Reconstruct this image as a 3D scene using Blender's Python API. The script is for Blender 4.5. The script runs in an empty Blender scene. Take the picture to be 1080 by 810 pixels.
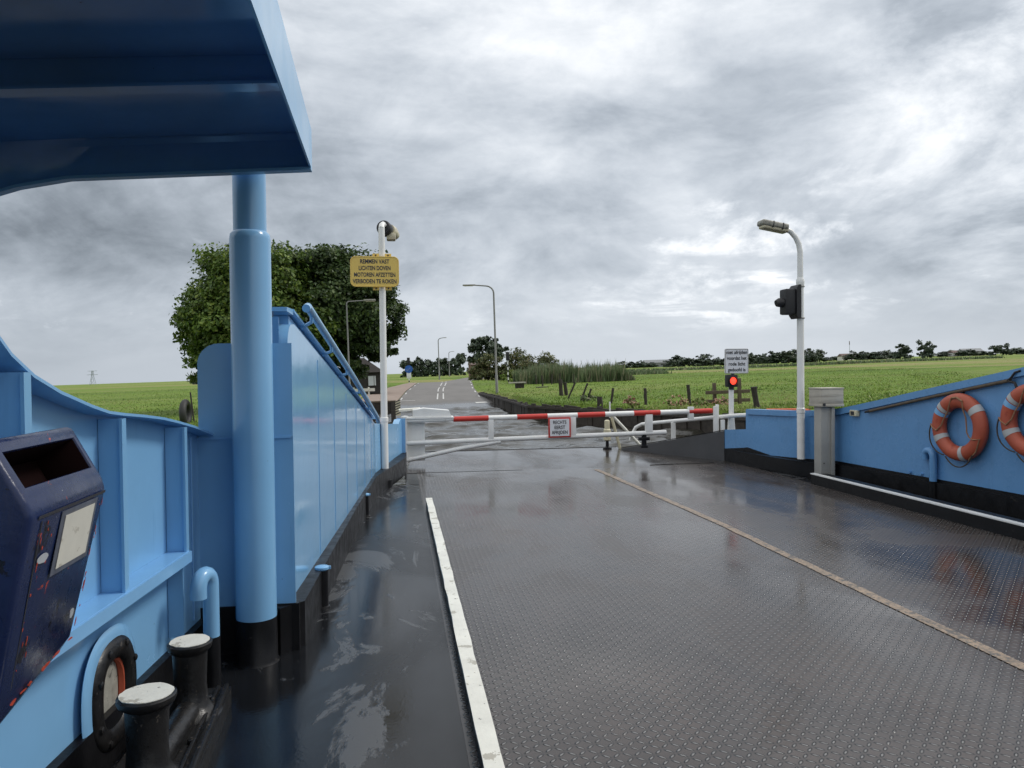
import bpy, bmesh, math, random
import numpy as np
from mathutils import Vector, Matrix, Quaternion, noise as mnoise
R = math.radians
random.seed(7); RNG = np.random.default_rng(7)
SC = bpy.context.scene
COL = SC.collection
EYE = Vector((0, 0, 1.65))
# camera axes seen from the level land and from the slightly listing ferry
ROT_LAND = Matrix(((0.98872, 0.03581, -0.14545), (-0.14601, 0.01338, -0.98919), (-0.03348, 0.99927, 0.01846)))
ROT_FERRY = Matrix(((0.98922, 0.01363, -0.14578), (-0.14600, 0.01703, -0.98914), (-0.01100, 0.99976, 0.01884)))
cam_d = bpy.data.cameras.new('camera'); cam = bpy.data.objects.new('camera', cam_d); COL.objects.link(cam)
cam_d.sensor_width = 36; cam_d.lens = 813 / 1080 * 36; cam_d.clip_start = 0.05; cam_d.clip_end = 9000
cam.matrix_world = Matrix.Translation(EYE) @ ROT_LAND.to_4x4()
SC.camera = cam
LIST = Matrix.Translation(EYE) @ (ROT_LAND @ ROT_FERRY.transposed()).to_4x4() @ Matrix.Translation(-EYE)

# ------------------------------------------------------------------ light
SUN_EL, SUN_AZ = 46, 84          # azimuth to the right of the ferry's heading
SC.view_settings.view_transform = 'Standard'; SC.view_settings.look = 'None'
SC.view_settings.exposure = 0.25; SC.view_settings.gamma = 1
SC.cycles.use_denoising = True
SC.cycles.max_bounces = 6; SC.cycles.caustics_reflective = False; SC.cycles.caustics_refractive = False
sun_d = bpy.data.lights.new('sun', 'SUN'); sun_d.energy = 1.5; sun_d.angle = R(14); sun_d.color = (1, 0.96, 0.9)
sun = bpy.data.objects.new('sun', sun_d); COL.objects.link(sun)
_sd = Vector((math.sin(R(SUN_AZ)) * math.cos(R(SUN_EL)), math.cos(R(SUN_AZ)) * math.cos(R(SUN_EL)), math.sin(R(SUN_EL))))
sun.rotation_euler = _sd.to_track_quat('Z', 'Y').to_euler()

W = bpy.data.worlds.new('World'); SC.world = W; W.use_nodes = True


class NT:
    """small node-tree writer"""
    def __init__(s, tree): s.t = tree; s.n = tree.nodes; s.l = tree.links
    def node(s, ty, **kw):
        n = s.n.new(ty)
        for k, v in kw.items():
            if k.startswith('i_'): s.put(n.inputs[k[2:].replace('_', ' ')], v)
            else: setattr(n, k, v)
        return n
    def put(s, sock, v):
        if isinstance(v, bpy.types.NodeSocket): s.l.new(v, sock)
        else:
            if isinstance(v, (tuple, list)) and len(v) == 3 and len(sock.default_value) == 4: v = (*v, 1)
            sock.default_value = v
    def math(s, op, a, b=None, c=None, clamp=False):
        n = s.n.new('ShaderNodeMath'); n.operation = op; n.use_clamp = clamp
        for i, v in enumerate((a, b, c)):
            if v is not None: s.put(n.inputs[i], v)
        return n.outputs[0]
    def ramp(s, fac, stops, interp='LINEAR'):
        n = s.n.new('ShaderNodeValToRGB'); n.color_ramp.interpolation = interp
        e = n.color_ramp.elements
        while len(e) < len(stops): e.new(0.5)
        for k, (p, c) in enumerate(stops):
            e[k].position = p
            e[k].color = (*c, 1) if isinstance(c, (tuple, list)) else (c, c, c, 1)
        s.put(n.inputs[0], fac); return n.outputs[0]
    def mix(s, fac, a, b, blend='MIX'):
        n = s.n.new('ShaderNodeMix'); n.data_type = 'RGBA'; n.blend_type = blend
        s.put(n.inputs[0], fac); s.put(n.inputs[6], a); s.put(n.inputs[7], b); return n.outputs[2]
    def noise(s, vec, scale, detail=4, rough=0.55, dist=0.0):
        n = s.n.new('ShaderNodeTexNoise'); s.put(n.inputs['Vector'], vec)
        n.inputs['Scale'].default_value = scale; n.inputs['Detail'].default_value = detail
        n.inputs['Roughness'].default_value = rough; n.inputs['Distortion'].default_value = dist
        return n.outputs['Fac']
    def mapr(s, v, a, b, c=0.0, d=1.0):
        n = s.n.new('ShaderNodeMapRange'); n.clamp = True
        for i, q in enumerate((v, a, b, c, d)): s.put(n.inputs[i], q)
        return n.outputs[0]
    def mapping(s, vec, scale=(1, 1, 1), loc=(0, 0, 0), rot=(0, 0, 0)):
        n = s.n.new('ShaderNodeMapping'); s.put(n.inputs[0], vec)
        n.inputs[1].default_value = loc; n.inputs[2].default_value = rot; n.inputs[3].default_value = scale
        return n.outputs[0]


def world_nodes():
    W.node_tree.nodes.clear(); t = NT(W.node_tree)
    sky = t.node('ShaderNodeTexSky', sky_type='NISHITA', sun_disc=False)
    sky.sun_elevation = R(SUN_EL); sky.sun_rotation = R(SUN_AZ)
    d = t.node('ShaderNodeTexCoord').outputs['Generated']
    s = t.node('ShaderNodeSeparateXYZ'); t.put(s.inputs[0], d)
    x, y, z = s.outputs
    zc = t.math('ADD', t.math('MAXIMUM', z, 0.0), 0.16)
    c = t.node('ShaderNodeCombineXYZ')
    t.put(c.inputs[0], t.math('DIVIDE', x, zc)); t.put(c.inputs[1], t.math('DIVIDE', y, zc))
    p = c.outputs[0]
    q = t.mapping(d, (3.4, 3.4, 7.0), (2.0, 0.3, 1.1))
    qa = t.mapping(d, (1.9, 1.9, 4.6), (5.2, 1.1, 2.3)); qb = t.mapping(d, (7.5, 7.5, 14.0), (0.7, 4.4, 6.0))
    nA = t.noise(qa, 1.0, 10, 0.57, 0.5); nB = t.noise(qb, 1.0, 9, 0.60, 0.6)            # heaped lower edges, seen side on
    n1 = t.noise(t.mapping(p, (0.55, 0.75, 1), (3.1, 1.7, 0)), 1.0, 9, 0.55, 0.5)
    n2 = t.noise(t.mapping(p, (1.6, 2.0, 1), (7.3, 2.2, 4)), 1.0, 9, 0.60, 0.7)
    n3 = t.noise(t.mapping(p, (0.22, 0.30, 1), (1.2, 5.5, 9)), 1.0, 3, 0.5)
    n4 = t.noise(q, 1.0, 11, 0.62, 0.35)
    base = t.ramp(z, [(0.0, 0.58), (0.03, 0.555), (0.07, 0.535), (0.125, 0.485), (0.22, 0.56), (0.36, 0.66), (0.55, 0.82), (1.0, 0.98)])
    amp = t.ramp(z, [(0.0, 0.08), (0.04, 0.30), (0.10, 0.9), (1.0, 1.0)])
    a = t.math('MULTIPLY_ADD', n1, 0.30, -0.15)
    a = t.math('ADD', a, t.math('MULTIPLY_ADD', n2, 0.16, -0.08))
    a = t.math('ADD', a, t.math('MULTIPLY_ADD', n3, 0.35, -0.175))
    a = t.math('ADD', a, t.math('MULTIPLY_ADD', n4, 0.85, -0.425))
    a = t.math('ADD', a, t.math('MULTIPLY_ADD', t.mapr(nA, 0.40, 0.60), 0.42, -0.21))
    a = t.math('ADD', a, t.math('MULTIPLY_ADD', nB, 0.70, -0.35))
    dv = t.node('ShaderNodeVectorMath', operation='DOT_PRODUCT'); t.put(dv.inputs[0], d)
    az, el = R(47), R(17); dv.inputs[1].default_value = (math.sin(az) * math.cos(el), math.cos(az) * math.cos(el), math.sin(el))
    glow = t.math('MULTIPLY', t.mapr(dv.outputs['Value'], 0.955, 0.995), t.mapr(n4, 0.40, 0.60))
    dl = t.node('ShaderNodeVectorMath', operation='DOT_PRODUCT'); t.put(dl.inputs[0], d)
    az, el = R(-32), R(8); dl.inputs[1].default_value = (math.sin(az) * math.cos(el), math.cos(az) * math.cos(el), math.sin(el))
    dim = t.mapr(dl.outputs['Value'], 0.80, 0.99, 0.0, 0.11)
    v = t.math('ADD', base, t.math('MULTIPLY', t.math('MULTIPLY', a, amp), 0.64))
    v = t.math('ADD', v, t.math('MULTIPLY', glow, 0.36))
    v = t.math('SUBTRACT', v, dim)
    # bright rents and heaped tops low in the sky
    rent = t.math('MULTIPLY', t.mapr(n4, 0.54, 0.64), t.mapr(n2, 0.44, 0.60))
    v = t.math('ADD', v, t.math('MULTIPLY', t.math('MULTIPLY', rent, 0.34), t.ramp(z, [(0.035, 0.0), (0.07, 1.0), (0.17, 1.0), (0.24, 0.15), (1, 0.1)])))
    v = t.math('MAXIMUM', v, 0.16)
    tint = t.ramp(v, [(0.0, (0.79, 0.94, 1.12)), (0.45, (0.88, 0.975, 1.095)), (0.8, (0.955, 0.995, 1.045)), (1.0, (1, 1, 1))])
    cl = t.mix(1.0, tint, v, 'MULTIPLY')
    K = t.mix(1.0, cl, (10.0, 10.0, 10.0), 'MULTIPLY')
    col = t.mix(0.97, sky.outputs[0], K)
    bg = t.node('ShaderNodeBackground'); t.put(bg.inputs[0], col); bg.inputs[1].default_value = 0.1
    out = t.node('ShaderNodeOutputWorld'); t.l.new(bg.outputs[0], out.inputs[0])


world_nodes()

# ------------------------------------------------------------------ helpers
FERRY = []          # top-level objects that ride on the listing ferry
OFF = {}            # object name -> world offset of its local origin


class MB:
    """collects shapes; build() links them as ONE mesh object"""
    def __init__(s): s.b = bmesh.new()
    def _new(s, verts): return [s.b.verts.new(v) for v in verts]
    def face(s, vs):
        try: return s.b.faces.new(vs)
        except ValueError: return None
    def box(s, c, size, rot=None, bev=0.0, seg=2):
        m = Matrix.Translation(c) @ (rot.to_4x4() if rot is not None else Matrix()) @ Matrix.Diagonal((*size, 1))
        g = bmesh.ops.create_cube(s.b, size=1.0, matrix=m)
        if bev:
            es = list({e for v in g['verts'] for e in v.link_edges})
            bmesh.ops.bevel(s.b, geom=es, offset=bev, segments=seg, affect='EDGES', profile=0.6)
        return s
    def tube(s, pts, r, seg=12, caps=True, smooth=True):
        pts = [Vector(p) for p in pts]; n = len(pts)
        rs = r if isinstance(r, (list, tuple)) else [r] * n
        rings = []; u = None
        for i, p in enumerate(pts):
            tdir = (pts[min(i + 1, n - 1)] - pts[max(i - 1, 0)]).normalized()
            if u is None:
                a = Vector((0, 0, 1)) if abs(tdir.z) < 0.9 else Vector((1, 0, 0))
                u = tdir.cross(a).normalized()
            else: u = (u - tdir * u.dot(tdir)).normalized()
            w = tdir.cross(u)
            rings.append(s._new([p + (u * math.cos(2 * math.pi * k / seg) + w * math.sin(2 * math.pi * k / seg)) * rs[i] for k in range(seg)]))
        for a, b in zip(rings, rings[1:]):
            for k in range(seg):
                f = s.face((a[k], a[(k + 1) % seg], b[(k + 1) % seg], b[k]))
                if f: f.smooth = smooth
        if caps: s.face(list(reversed(rings[0]))); s.face(rings[-1])
        return s
    def bar(s, a, b, w, h, up=(0, 0, 1), bev=0.0):
        a, b = Vector(a), Vector(b); d = b - a; L = d.length; d.normalize()
        side = d.cross(Vector(up)).normalized(); u = side.cross(d)
        return s.box((a + b) / 2, (w, L, h), Matrix((side, d, u)).transposed(), bev)
    def lathe(s, c, prof, seg=24, axis=(0, 0, 1)):
        q = Vector((0, 0, 1)).rotation_difference(Vector(axis)); c = Vector(c); rings = []
        for r, z in prof:
            if r < 1e-6: rings.append(s._new([c + q @ Vector((0, 0, z))]))
            else: rings.append(s._new([c + q @ Vector((r * math.cos(2 * math.pi * k / seg), r * math.sin(2 * math.pi * k / seg), z)) for k in range(seg)]))
        for a, b in zip(rings, rings[1:]):
            for k in range(seg):
                k2 = (k + 1) % seg
                if len(a) == 1 and len(b) == 1: continue
                if len(a) == 1: f = s.face((a[0], b[k2], b[k]))
                elif len(b) == 1: f = s.face((a[k], a[k2], b[0]))
                else: f = s.face((a[k], a[k2], b[k2], b[k]))
                if f: f.smooth = True
        if len(rings[0]) > 1: s.face(list(reversed(rings[0])))
        if len(rings[-1]) > 1: s.face(rings[-1])
        return s
    def torus(s, fn, n, r, seg=12, rad=None):
        """closed tube along fn(k/n) -> point"""
        P = [Vector(fn(k / n)) for k in range(n)]; rings = []
        nn = Vector((0, 0, 0)); c = sum(P, Vector()) / n
        for k in range(n): nn += (P[k] - c).cross(P[(k + 1) % n] - c)
        nn.normalize()
        for k in range(n):
            td = (P[(k + 1) % n] - P[k - 1]).normalized(); u = td.cross(nn).normalized()
            rr = rad(k / n) if rad else r
            rr = rr if isinstance(rr, tuple) else (rr, rr)
            rings.append(s._new([P[k] + u * math.cos(2 * math.pi * j / seg) * rr[0] + nn * math.sin(2 * math.pi * j / seg) * rr[1] for j in range(seg)]))
        for k in range(n):
            a, b = rings[k], rings[(k + 1) % n]
            for j in range(seg):
                f = s.face((a[j], a[(j + 1) % seg], b[(j + 1) % seg], b[j]))
                if f: f.smooth = True
        return s
    def prism(s, loop, ext):
        """solid from a planar loop of 3D points pushed along the vector ext"""
        ext = Vector(ext); a = s._new([Vector(p) for p in loop]); b = s._new([Vector(p) + ext for p in loop]); n = len(a)
        s.face(a); s.face(list(reversed(b)))
        for k in range(n): s.face((a[k], b[k], b[(k + 1) % n], a[(k + 1) % n]))
        return s
    def ribbon(s, pts, wv, th):
        """strip of thickness th along pts, width vector wv"""
        wv = Vector(wv); pts = [Vector(p) for p in pts]; n = len(pts); rings = []
        for i, p in enumerate(pts):
            td = (pts[min(i + 1, n - 1)] - pts[max(i - 1, 0)]).normalized()
            nn = td.cross(wv).normalized() * th
            rings.append(s._new([p, p + wv, p + wv + nn, p + nn]))
        for a, b in zip(rings, rings[1:]):
            for k in range(4): s.face((a[k], a[(k + 1) % 4], b[(k + 1) % 4], b[k]))
        s.face(list(reversed(rings[0]))); s.face(rings[-1]); return s
    def sheet(s, rows):
        rings = [s._new(r) for r in rows]
        for a, b in zip(rings, rings[1:]):
            for k in range(len(a) - 1):
                f = s.face((a[k], a[k + 1], b[k + 1], b[k]))
                if f: f.smooth = True
        return s
    def build(s, name, mat, parent=None, bevel=0.0, autosmooth=True, recalc=True):
        if recalc: bmesh.ops.recalc_face_normals(s.b, faces=s.b.faces)
        me = bpy.data.meshes.new(name); s.b.to_mesh(me); s.b.free()
        me.set_sharp_from_angle(angle=R(38))
        return link_mesh(name, me, mat, parent)


def link_mesh(name, me, mat, parent=None):
    o = bpy.data.objects.new(name, me); COL.objects.link(o)
    for m in (mat if isinstance(mat, (list, tuple)) else [mat]): me.materials.append(m)
    off = Vector(OFF.get(parent.name, (0, 0, 0))) if parent else Vector()
    if parent:
        me.transform(Matrix.Translation(-off)); o.parent = parent
    OFF[o.name] = off
    return o


def tag(o, label=None, cat=None, group=None, kind=None, ferry=False):
    if label: o['label'] = label
    if cat: o['category'] = cat
    if group: o['group'] = group
    if kind: o['kind'] = kind
    if ferry: FERRY.append(o)
    return o


def thing(name, label, cat, loc=(0, 0, 0), group=None, ferry=True):
    o = bpy.data.objects.new(name, None); o.empty_display_size = 0.1; COL.objects.link(o); o.location = loc
    OFF[o.name] = Vector(loc)
    return tag(o, label, cat, group, None, ferry)


def copy_tree(o, parent=None, ferry=False):
    c = o.copy(); COL.objects.link(c); OFF[c.name] = OFF.get(o.name, Vector())
    if parent is not None: c.parent = parent
    elif ferry: FERRY.append(c)
    for ch in list(o.children): copy_tree(ch, c)
    return c


def text_mesh(name, lines, center, width, line_h, size, mat, parent, facing='-Y', squash=1.0, bold=0.0, proud=0.003, rot=None, widths=None):
    """writing laid on a panel facing -Y (or given by rot)"""
    verts, faces = [], []
    n = len(lines); dg = bpy.context.evaluated_depsgraph_get()
    for i, ln in enumerate(lines):
        cu = bpy.data.curves.new('t', 'FONT'); cu.body = ln; cu.size = size; cu.align_x = 'CENTER'; cu.align_y = 'CENTER'
        cu.offset = bold; cu.resolution_u = 3
        ob = bpy.data.objects.new('t', cu); COL.objects.link(ob); bpy.context.view_layer.update()
        me = bpy.data.meshes.new_from_object(ob.evaluated_get(bpy.context.evaluated_depsgraph_get()))
        xs = [v.co.x for v in me.vertices]; w = max(xs) - min(xs)
        k = (widths[i] if widths else width) / w if (widths or w * squash > width) else squash
        base = len(verts)
        for v in me.vertices:
            verts.append(Vector((v.co.x * k, -proud, v.co.y + (n - 1) / 2 * line_h - i * line_h)))
        faces += [[base + q for q in p.vertices] for p in me.polygons]
        bpy.data.objects.remove(ob); bpy.data.curves.remove(cu); bpy.data.meshes.remove(me)
    m = Matrix.Translation(center) @ (rot.to_4x4() if rot is not None else Matrix())
    me = bpy.data.meshes.new(name); me.from_pydata([m @ v for v in verts], [], faces)
    return link_mesh(name, me, mat, parent)


# ------------------------------------------------------------------ materials
def pm(name, col, rough=0.4, var=0.10, vs=2.5, metal=0.0, bump=0.0, bs=30, spots=(), spec=0.5, streak=None, rvar=0.0, coat=0.0):
    """painted / plain material: soft colour variation, optional spots [(colour, scale, threshold)] and bump"""
    m = bpy.data.materials.new(name); m.use_nodes = True; t = NT(m.node_tree)
    b = t.n['Principled BSDF']; oc = t.node('ShaderNodeTexCoord').outputs['Object']
    n = t.noise(oc, vs, 5, 0.6)
    dark = tuple(c * (1 - var) for c in col); light = tuple(min(1, c * (1 + var)) for c in col)
    c = t.ramp(n, [(0.3, dark), (0.7, light)])
    if streak:
        sn = t.noise(t.mapping(oc, streak[1]), 1.0, 5, 0.6)
        c = t.mix(t.mapr(sn, streak[2], streak[2] + 0.12, 0, streak[3]), c, streak[0])
    for k, (sc_, scale, th) in enumerate(spots):
        sn = t.noise(t.mapping(oc, (1, 1, 1), (k * 3.7, k * 1.3, 0)), scale, 6, 0.65)
        c = t.mix(t.mapr(sn, th, th + 0.015), c, sc_)
    t.put(b.inputs['Base Color'], c)
    b.inputs['Metallic'].default_value = metal
    b.inputs['Specular IOR Level'].default_value = spec
    b.inputs['Coat Weight'].default_value = coat
    if rvar: t.put(b.inputs['Roughness'], t.mapr(t.noise(oc, vs * 2.3, 5, 0.6), 0.3, 0.7, max(0.02, rough - rvar), rough + rvar))
    else: b.inputs['Roughness'].default_value = rough
    if bump:
        bn = t.node('ShaderNodeBump'); bn.inputs['Strength'].default_value = 1.0; bn.inputs['Distance'].default_value = bump
        t.put(bn.inputs['Height'], t.noise(oc, bs, 4, 0.6)); t.l.new(bn.outputs[0], b.inputs['Normal'])
    return m


BLUE = (0.205, 0.43, 0.68)
M = {}
M['blue'] = pm('blue_paint', BLUE, 0.22, 0.06, 1.3, bump=0.0024, bs=2.0, spots=(((0.07, 0.10, 0.14), 38, 0.725),), streak=((0.10, 0.25, 0.45), (9, 9, 0.9), 0.62, 0.35), rvar=0.06)
M['blue_gloss'] = pm('glossy_blue_paint', BLUE, 0.12, 0.04, 1.0, bump=0.004, bs=1.6, streak=((0.16, 0.36, 0.6), (5, 5, 0.5), 0.6, 0.35), rvar=0.04)
M['blue_shaded'] = pm('shaded_blue_paint', (0.125, 0.30, 0.56), 0.28, 0.08, 1.4, bump=0.0018, bs=1.5, spots=(((0.05, 0.08, 0.12), 34, 0.72),), streak=((0.08, 0.19, 0.36), (7, 7, 0.7), 0.60, 0.4), rvar=0.06)  # darker copy of the blue: shade of less lit faces painted in
M['blue_light'] = pm('blue_edge_paint', (0.205, 0.43, 0.70), 0.22, 0.05, 3, bump=0.001, bs=12)
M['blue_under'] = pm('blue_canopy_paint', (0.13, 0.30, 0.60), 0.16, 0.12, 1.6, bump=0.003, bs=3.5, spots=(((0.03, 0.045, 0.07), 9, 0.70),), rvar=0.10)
M['black'] = pm('black_paint', (0.008, 0.008, 0.009), 0.4, 0.3, 4, spec=0.25, bump=0.003, bs=14, spots=(((0.03, 0.027, 0.024), 12, 0.66),), rvar=0.12)
M['black_iron'] = pm('tarred_iron', (0.012, 0.0115, 0.0115), 0.36, 0.35, 7, spec=0.38, bump=0.004, bs=22, spots=(((0.07, 0.06, 0.05), 26, 0.64), ((0.09, 0.05, 0.03), 40, 0.70)), rvar=0.12)
M['dark_rubber'] = pm('dark_rubber', (0.02, 0.02, 0.02), 0.6, 0.2)
M['white'] = pm('white_paint', (0.78, 0.78, 0.76), 0.32, 0.06, 5, spots=(((0.35, 0.30, 0.24), 16, 0.70),), streak=((0.5, 0.47, 0.42), (12, 12, 1.2), 0.63, 0.4))
M['white_worn'] = pm('worn_white_paint', (0.70, 0.69, 0.62), 0.55, 0.10, 6, bump=0.002, bs=40, spots=(((0.12, 0.11, 0.10), 22, 0.66), ((0.42, 0.40, 0.34), 7, 0.60)))
M['red'] = pm('red_paint', (0.52, 0.035, 0.025), 0.35, 0.1, 8)
M['cream'] = pm('cream_paint', (0.62, 0.57, 0.40), 0.45, 0.14, 6, spots=(((0.25, 0.15, 0.07), 14, 0.66),))
M['yellow'] = pm('yellow_enamel', (0.74, 0.53, 0.13), 0.42, 0.05, 4)
M['letter'] = pm('sign_lettering', (0.03, 0.03, 0.035), 0.5, 0.05)
M['letter_blue'] = pm('sign_lettering_blue', (0.025, 0.03, 0.05), 0.5, 0.05)
M['sign_white'] = pm('sign_white', (0.74, 0.75, 0.78), 0.38, 0.03, 6)
M['orange'] = pm('lifebuoy_orange', (0.42, 0.085, 0.042), 0.5, 0.12, 4, bump=0.001, bs=50, spots=(((0.35, 0.06, 0.03), 5, 0.62),))
M['orange_hose'] = pm('orange_plastic', (0.65, 0.14, 0.04), 0.45, 0.1, 4)
M['rope'] = pm('dark_rope', (0.05, 0.04, 0.03), 0.8, 0.25, 40)
M['rope_tan'] = pm('tan_rope', (0.28, 0.15, 0.08), 0.8, 0.25, 40)
M['tape'] = pm('reflective_tape', (0.43, 0.44, 0.44), 0.5, 0.06, 12)
M['galv'] = pm('galvanised_steel', (0.36, 0.355, 0.33), 0.62, 0.10, 3, metal=0.0, streak=((0.28, 0.28, 0.26), (14, 14, 1.0), 0.58, 0.5), bump=0.0006, bs=60)
M['lamp_post'] = pm('lamp_post_steel', (0.22, 0.22, 0.21), 0.55, 0.12, 3)
M['galv_old'] = pm('weathered_steel_box', (0.43, 0.40, 0.34), 0.75, 0.14, 4, streak=((0.22, 0.2, 0.17), (1.5, 1.5, 26), 0.5, 0.6))
M['lamp_cream'] = pm('aged_lamp_glass', (0.55, 0.50, 0.36), 0.35, 0.2, 12, spots=(((0.14, 0.13, 0.10), 20, 0.62),))
M['lamp_grey'] = pm('aged_lamp_housing', (0.30, 0.29, 0.25), 0.5, 0.25, 18, spots=(((0.08, 0.08, 0.07), 24, 0.6),))
M['signal'] = pm('signal_black', (0.014, 0.014, 0.016), 0.5, 0.2)
M['navy'] = pm('navy_bin_paint', (0.013, 0.024, 0.078), 0.27, 0.18, 6, bump=0.0015, bs=22,
               spots=(((0.42, 0.055, 0.03), 13, 0.68), ((0.40, 0.05, 0.03), 38, 0.70), ((0.42, 0.44, 0.46), 22, 0.71), ((0.006, 0.007, 0.016), 9, 0.62)),
               streak=((0.03, 0.036, 0.07), (24, 24, 3), 0.60, 0.5), rvar=0.1, spec=0.4)
M['bin_in'] = pm('bin_inside', (0.010, 0.004, 0.004), 0.8, 0.3, spec=0.05)
M['scrape'] = pm('bare_scrape', (0.40, 0.42, 0.44), 0.5, 0.15, 20)
M['primer'] = pm('red_primer', (0.45, 0.06, 0.03), 0.6, 0.2, 20)
M['paper'] = pm('old_sticker', (0.66, 0.64, 0.56), 0.55, 0.06, 10, spots=(((0.50, 0.47, 0.40), 9, 0.58),))
M['sticker_edge'] = pm('sticker_tape', (0.10, 0.11, 0.14), 0.4, 0.3, 20)
M['wood_dark'] = pm('wet_timber', (0.045, 0.037, 0.029), 0.65, 0.4, 5, bump=0.012, bs=12, streak=((0.07, 0.06, 0.045), (1.2, 1.2, 10), 0.55, 0.6))
M['wood_post'] = pm('fence_timber', (0.035, 0.028, 0.022), 0.75, 0.35, 9, bump=0.005, bs=30)
M['wood_grey'] = pm('grey_timber', (0.10, 0.075, 0.05), 0.8, 0.3, 9, bump=0.004, bs=30)
M['bark'] = pm('bark', (0.05, 0.04, 0.03), 0.9, 0.3, 5, bump=0.03, bs=9)
M['hut_wall'] = pm('dark_hut_boards', (0.022, 0.019, 0.017), 0.7, 0.3, 5)
M['hut_roof'] = pm('hut_roof', (0.026, 0.022, 0.02), 0.9, 0.25, 5)
M['window'] = pm('hut_window', (0.55, 0.58, 0.60), 0.08, 0.05)
M['concrete'] = pm('concrete', (0.36, 0.34, 0.30), 0.8, 0.15, 5)
M['sign_blue'] = pm('traffic_blue', (0.02, 0.11, 0.42), 0.4, 0.05)
M['brick_far'] = pm('far_brick', (0.17, 0.10, 0.08), 0.9, 0.2, 1)
M['roof_far'] = pm('far_roof_tiles', (0.14, 0.10, 0.09), 0.9, 0.2, 1)
M['wall_far'] = pm('far_rendered_wall', (0.62, 0.61, 0.58), 0.8, 0.1, 1)
M['barn_far'] = pm('far_barn_roof', (0.20, 0.21, 0.22), 0.7, 0.15, 1)
M['steel_far'] = pm('pylon_steel', (0.34, 0.37, 0.41), 0.7, 0.05, 1)  # pale bluish grey carries the distance haze in the colour
M['line_ochre'] = None


def leaf_mat(name, col, tr=0.25):
    m = bpy.data.materials.new(name); m.use_nodes = True; t = NT(m.node_tree); b = t.n['Principled BSDF']
    oc = t.node('ShaderNodeTexCoord').outputs['Object']
    c = t.ramp(t.noise(oc, 0.9, 3), [(0.3, tuple(q * 0.7 for q in col)), (0.7, tuple(q * 1.3 for q in col))])
    t.put(b.inputs['Base Color'], c); b.inputs['Roughness'].default_value = 0.5
    b.inputs['Specular IOR Level'].default_value = 0.35
    if tr:
        tl = t.node('ShaderNodeBsdfTranslucent'); t.put(tl.inputs[0], c)
        mx = t.node('ShaderNodeMixShader'); mx.inputs[0].default_value = tr
        t.l.new(b.outputs[0], mx.inputs[1]); t.l.new(tl.outputs[0], mx.inputs[2])
        t.l.new(mx.outputs[0], t.n['Material Output'].inputs[0])
    return m


LEAF_L = [leaf_mat('chestnut_leaf', (0.11, 0.175, 0.028)), leaf_mat('chestnut_leaf_dark', (0.06, 0.11, 0.022)), leaf_mat('chestnut_leaf_pale', (0.18, 0.235, 0.042))]
LEAF_D = [leaf_mat('maple_leaf', (0.055, 0.095, 0.024)), leaf_mat('maple_leaf_dark', (0.03, 0.056, 0.017)), leaf_mat('maple_leaf_mid', (0.085, 0.125, 0.03))]
LEAF_F = [leaf_mat('far_leaf', (0.062, 0.088, 0.055), 0), leaf_mat('far_leaf_dark', (0.046, 0.066, 0.046), 0), leaf_mat('far_leaf_mid', (0.085, 0.11, 0.06), 0)]  # lightened and blued: distance haze is mixed into these leaf colours
LEAF_S = [leaf_mat('willow_leaf', (0.12, 0.14, 0.05), 0.2), leaf_mat('willow_leaf_dark', (0.075, 0.09, 0.035), 0.2), leaf_mat('willow_leaf_dry', (0.16, 0.14, 0.06), 0.2)]
LEAF_R = [leaf_mat('reed', (0.17, 0.22, 0.11), 0.25), leaf_mat('reed_dark', (0.085, 0.125, 0.06), 0.25), leaf_mat('reed_dry', (0.27, 0.25, 0.16), 0.25)]
LEAF_G = [leaf_mat('grass_blade', (0.175, 0.255, 0.042), 0.3), leaf_mat('grass_blade_dark', (0.10, 0.165, 0.028), 0.3), leaf_mat('grass_blade_pale', (0.30, 0.32, 0.12), 0.3)]
PETAL = pm('pink_petal', (0.62, 0.33, 0.27), 0.6, 0.2, 20)


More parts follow.
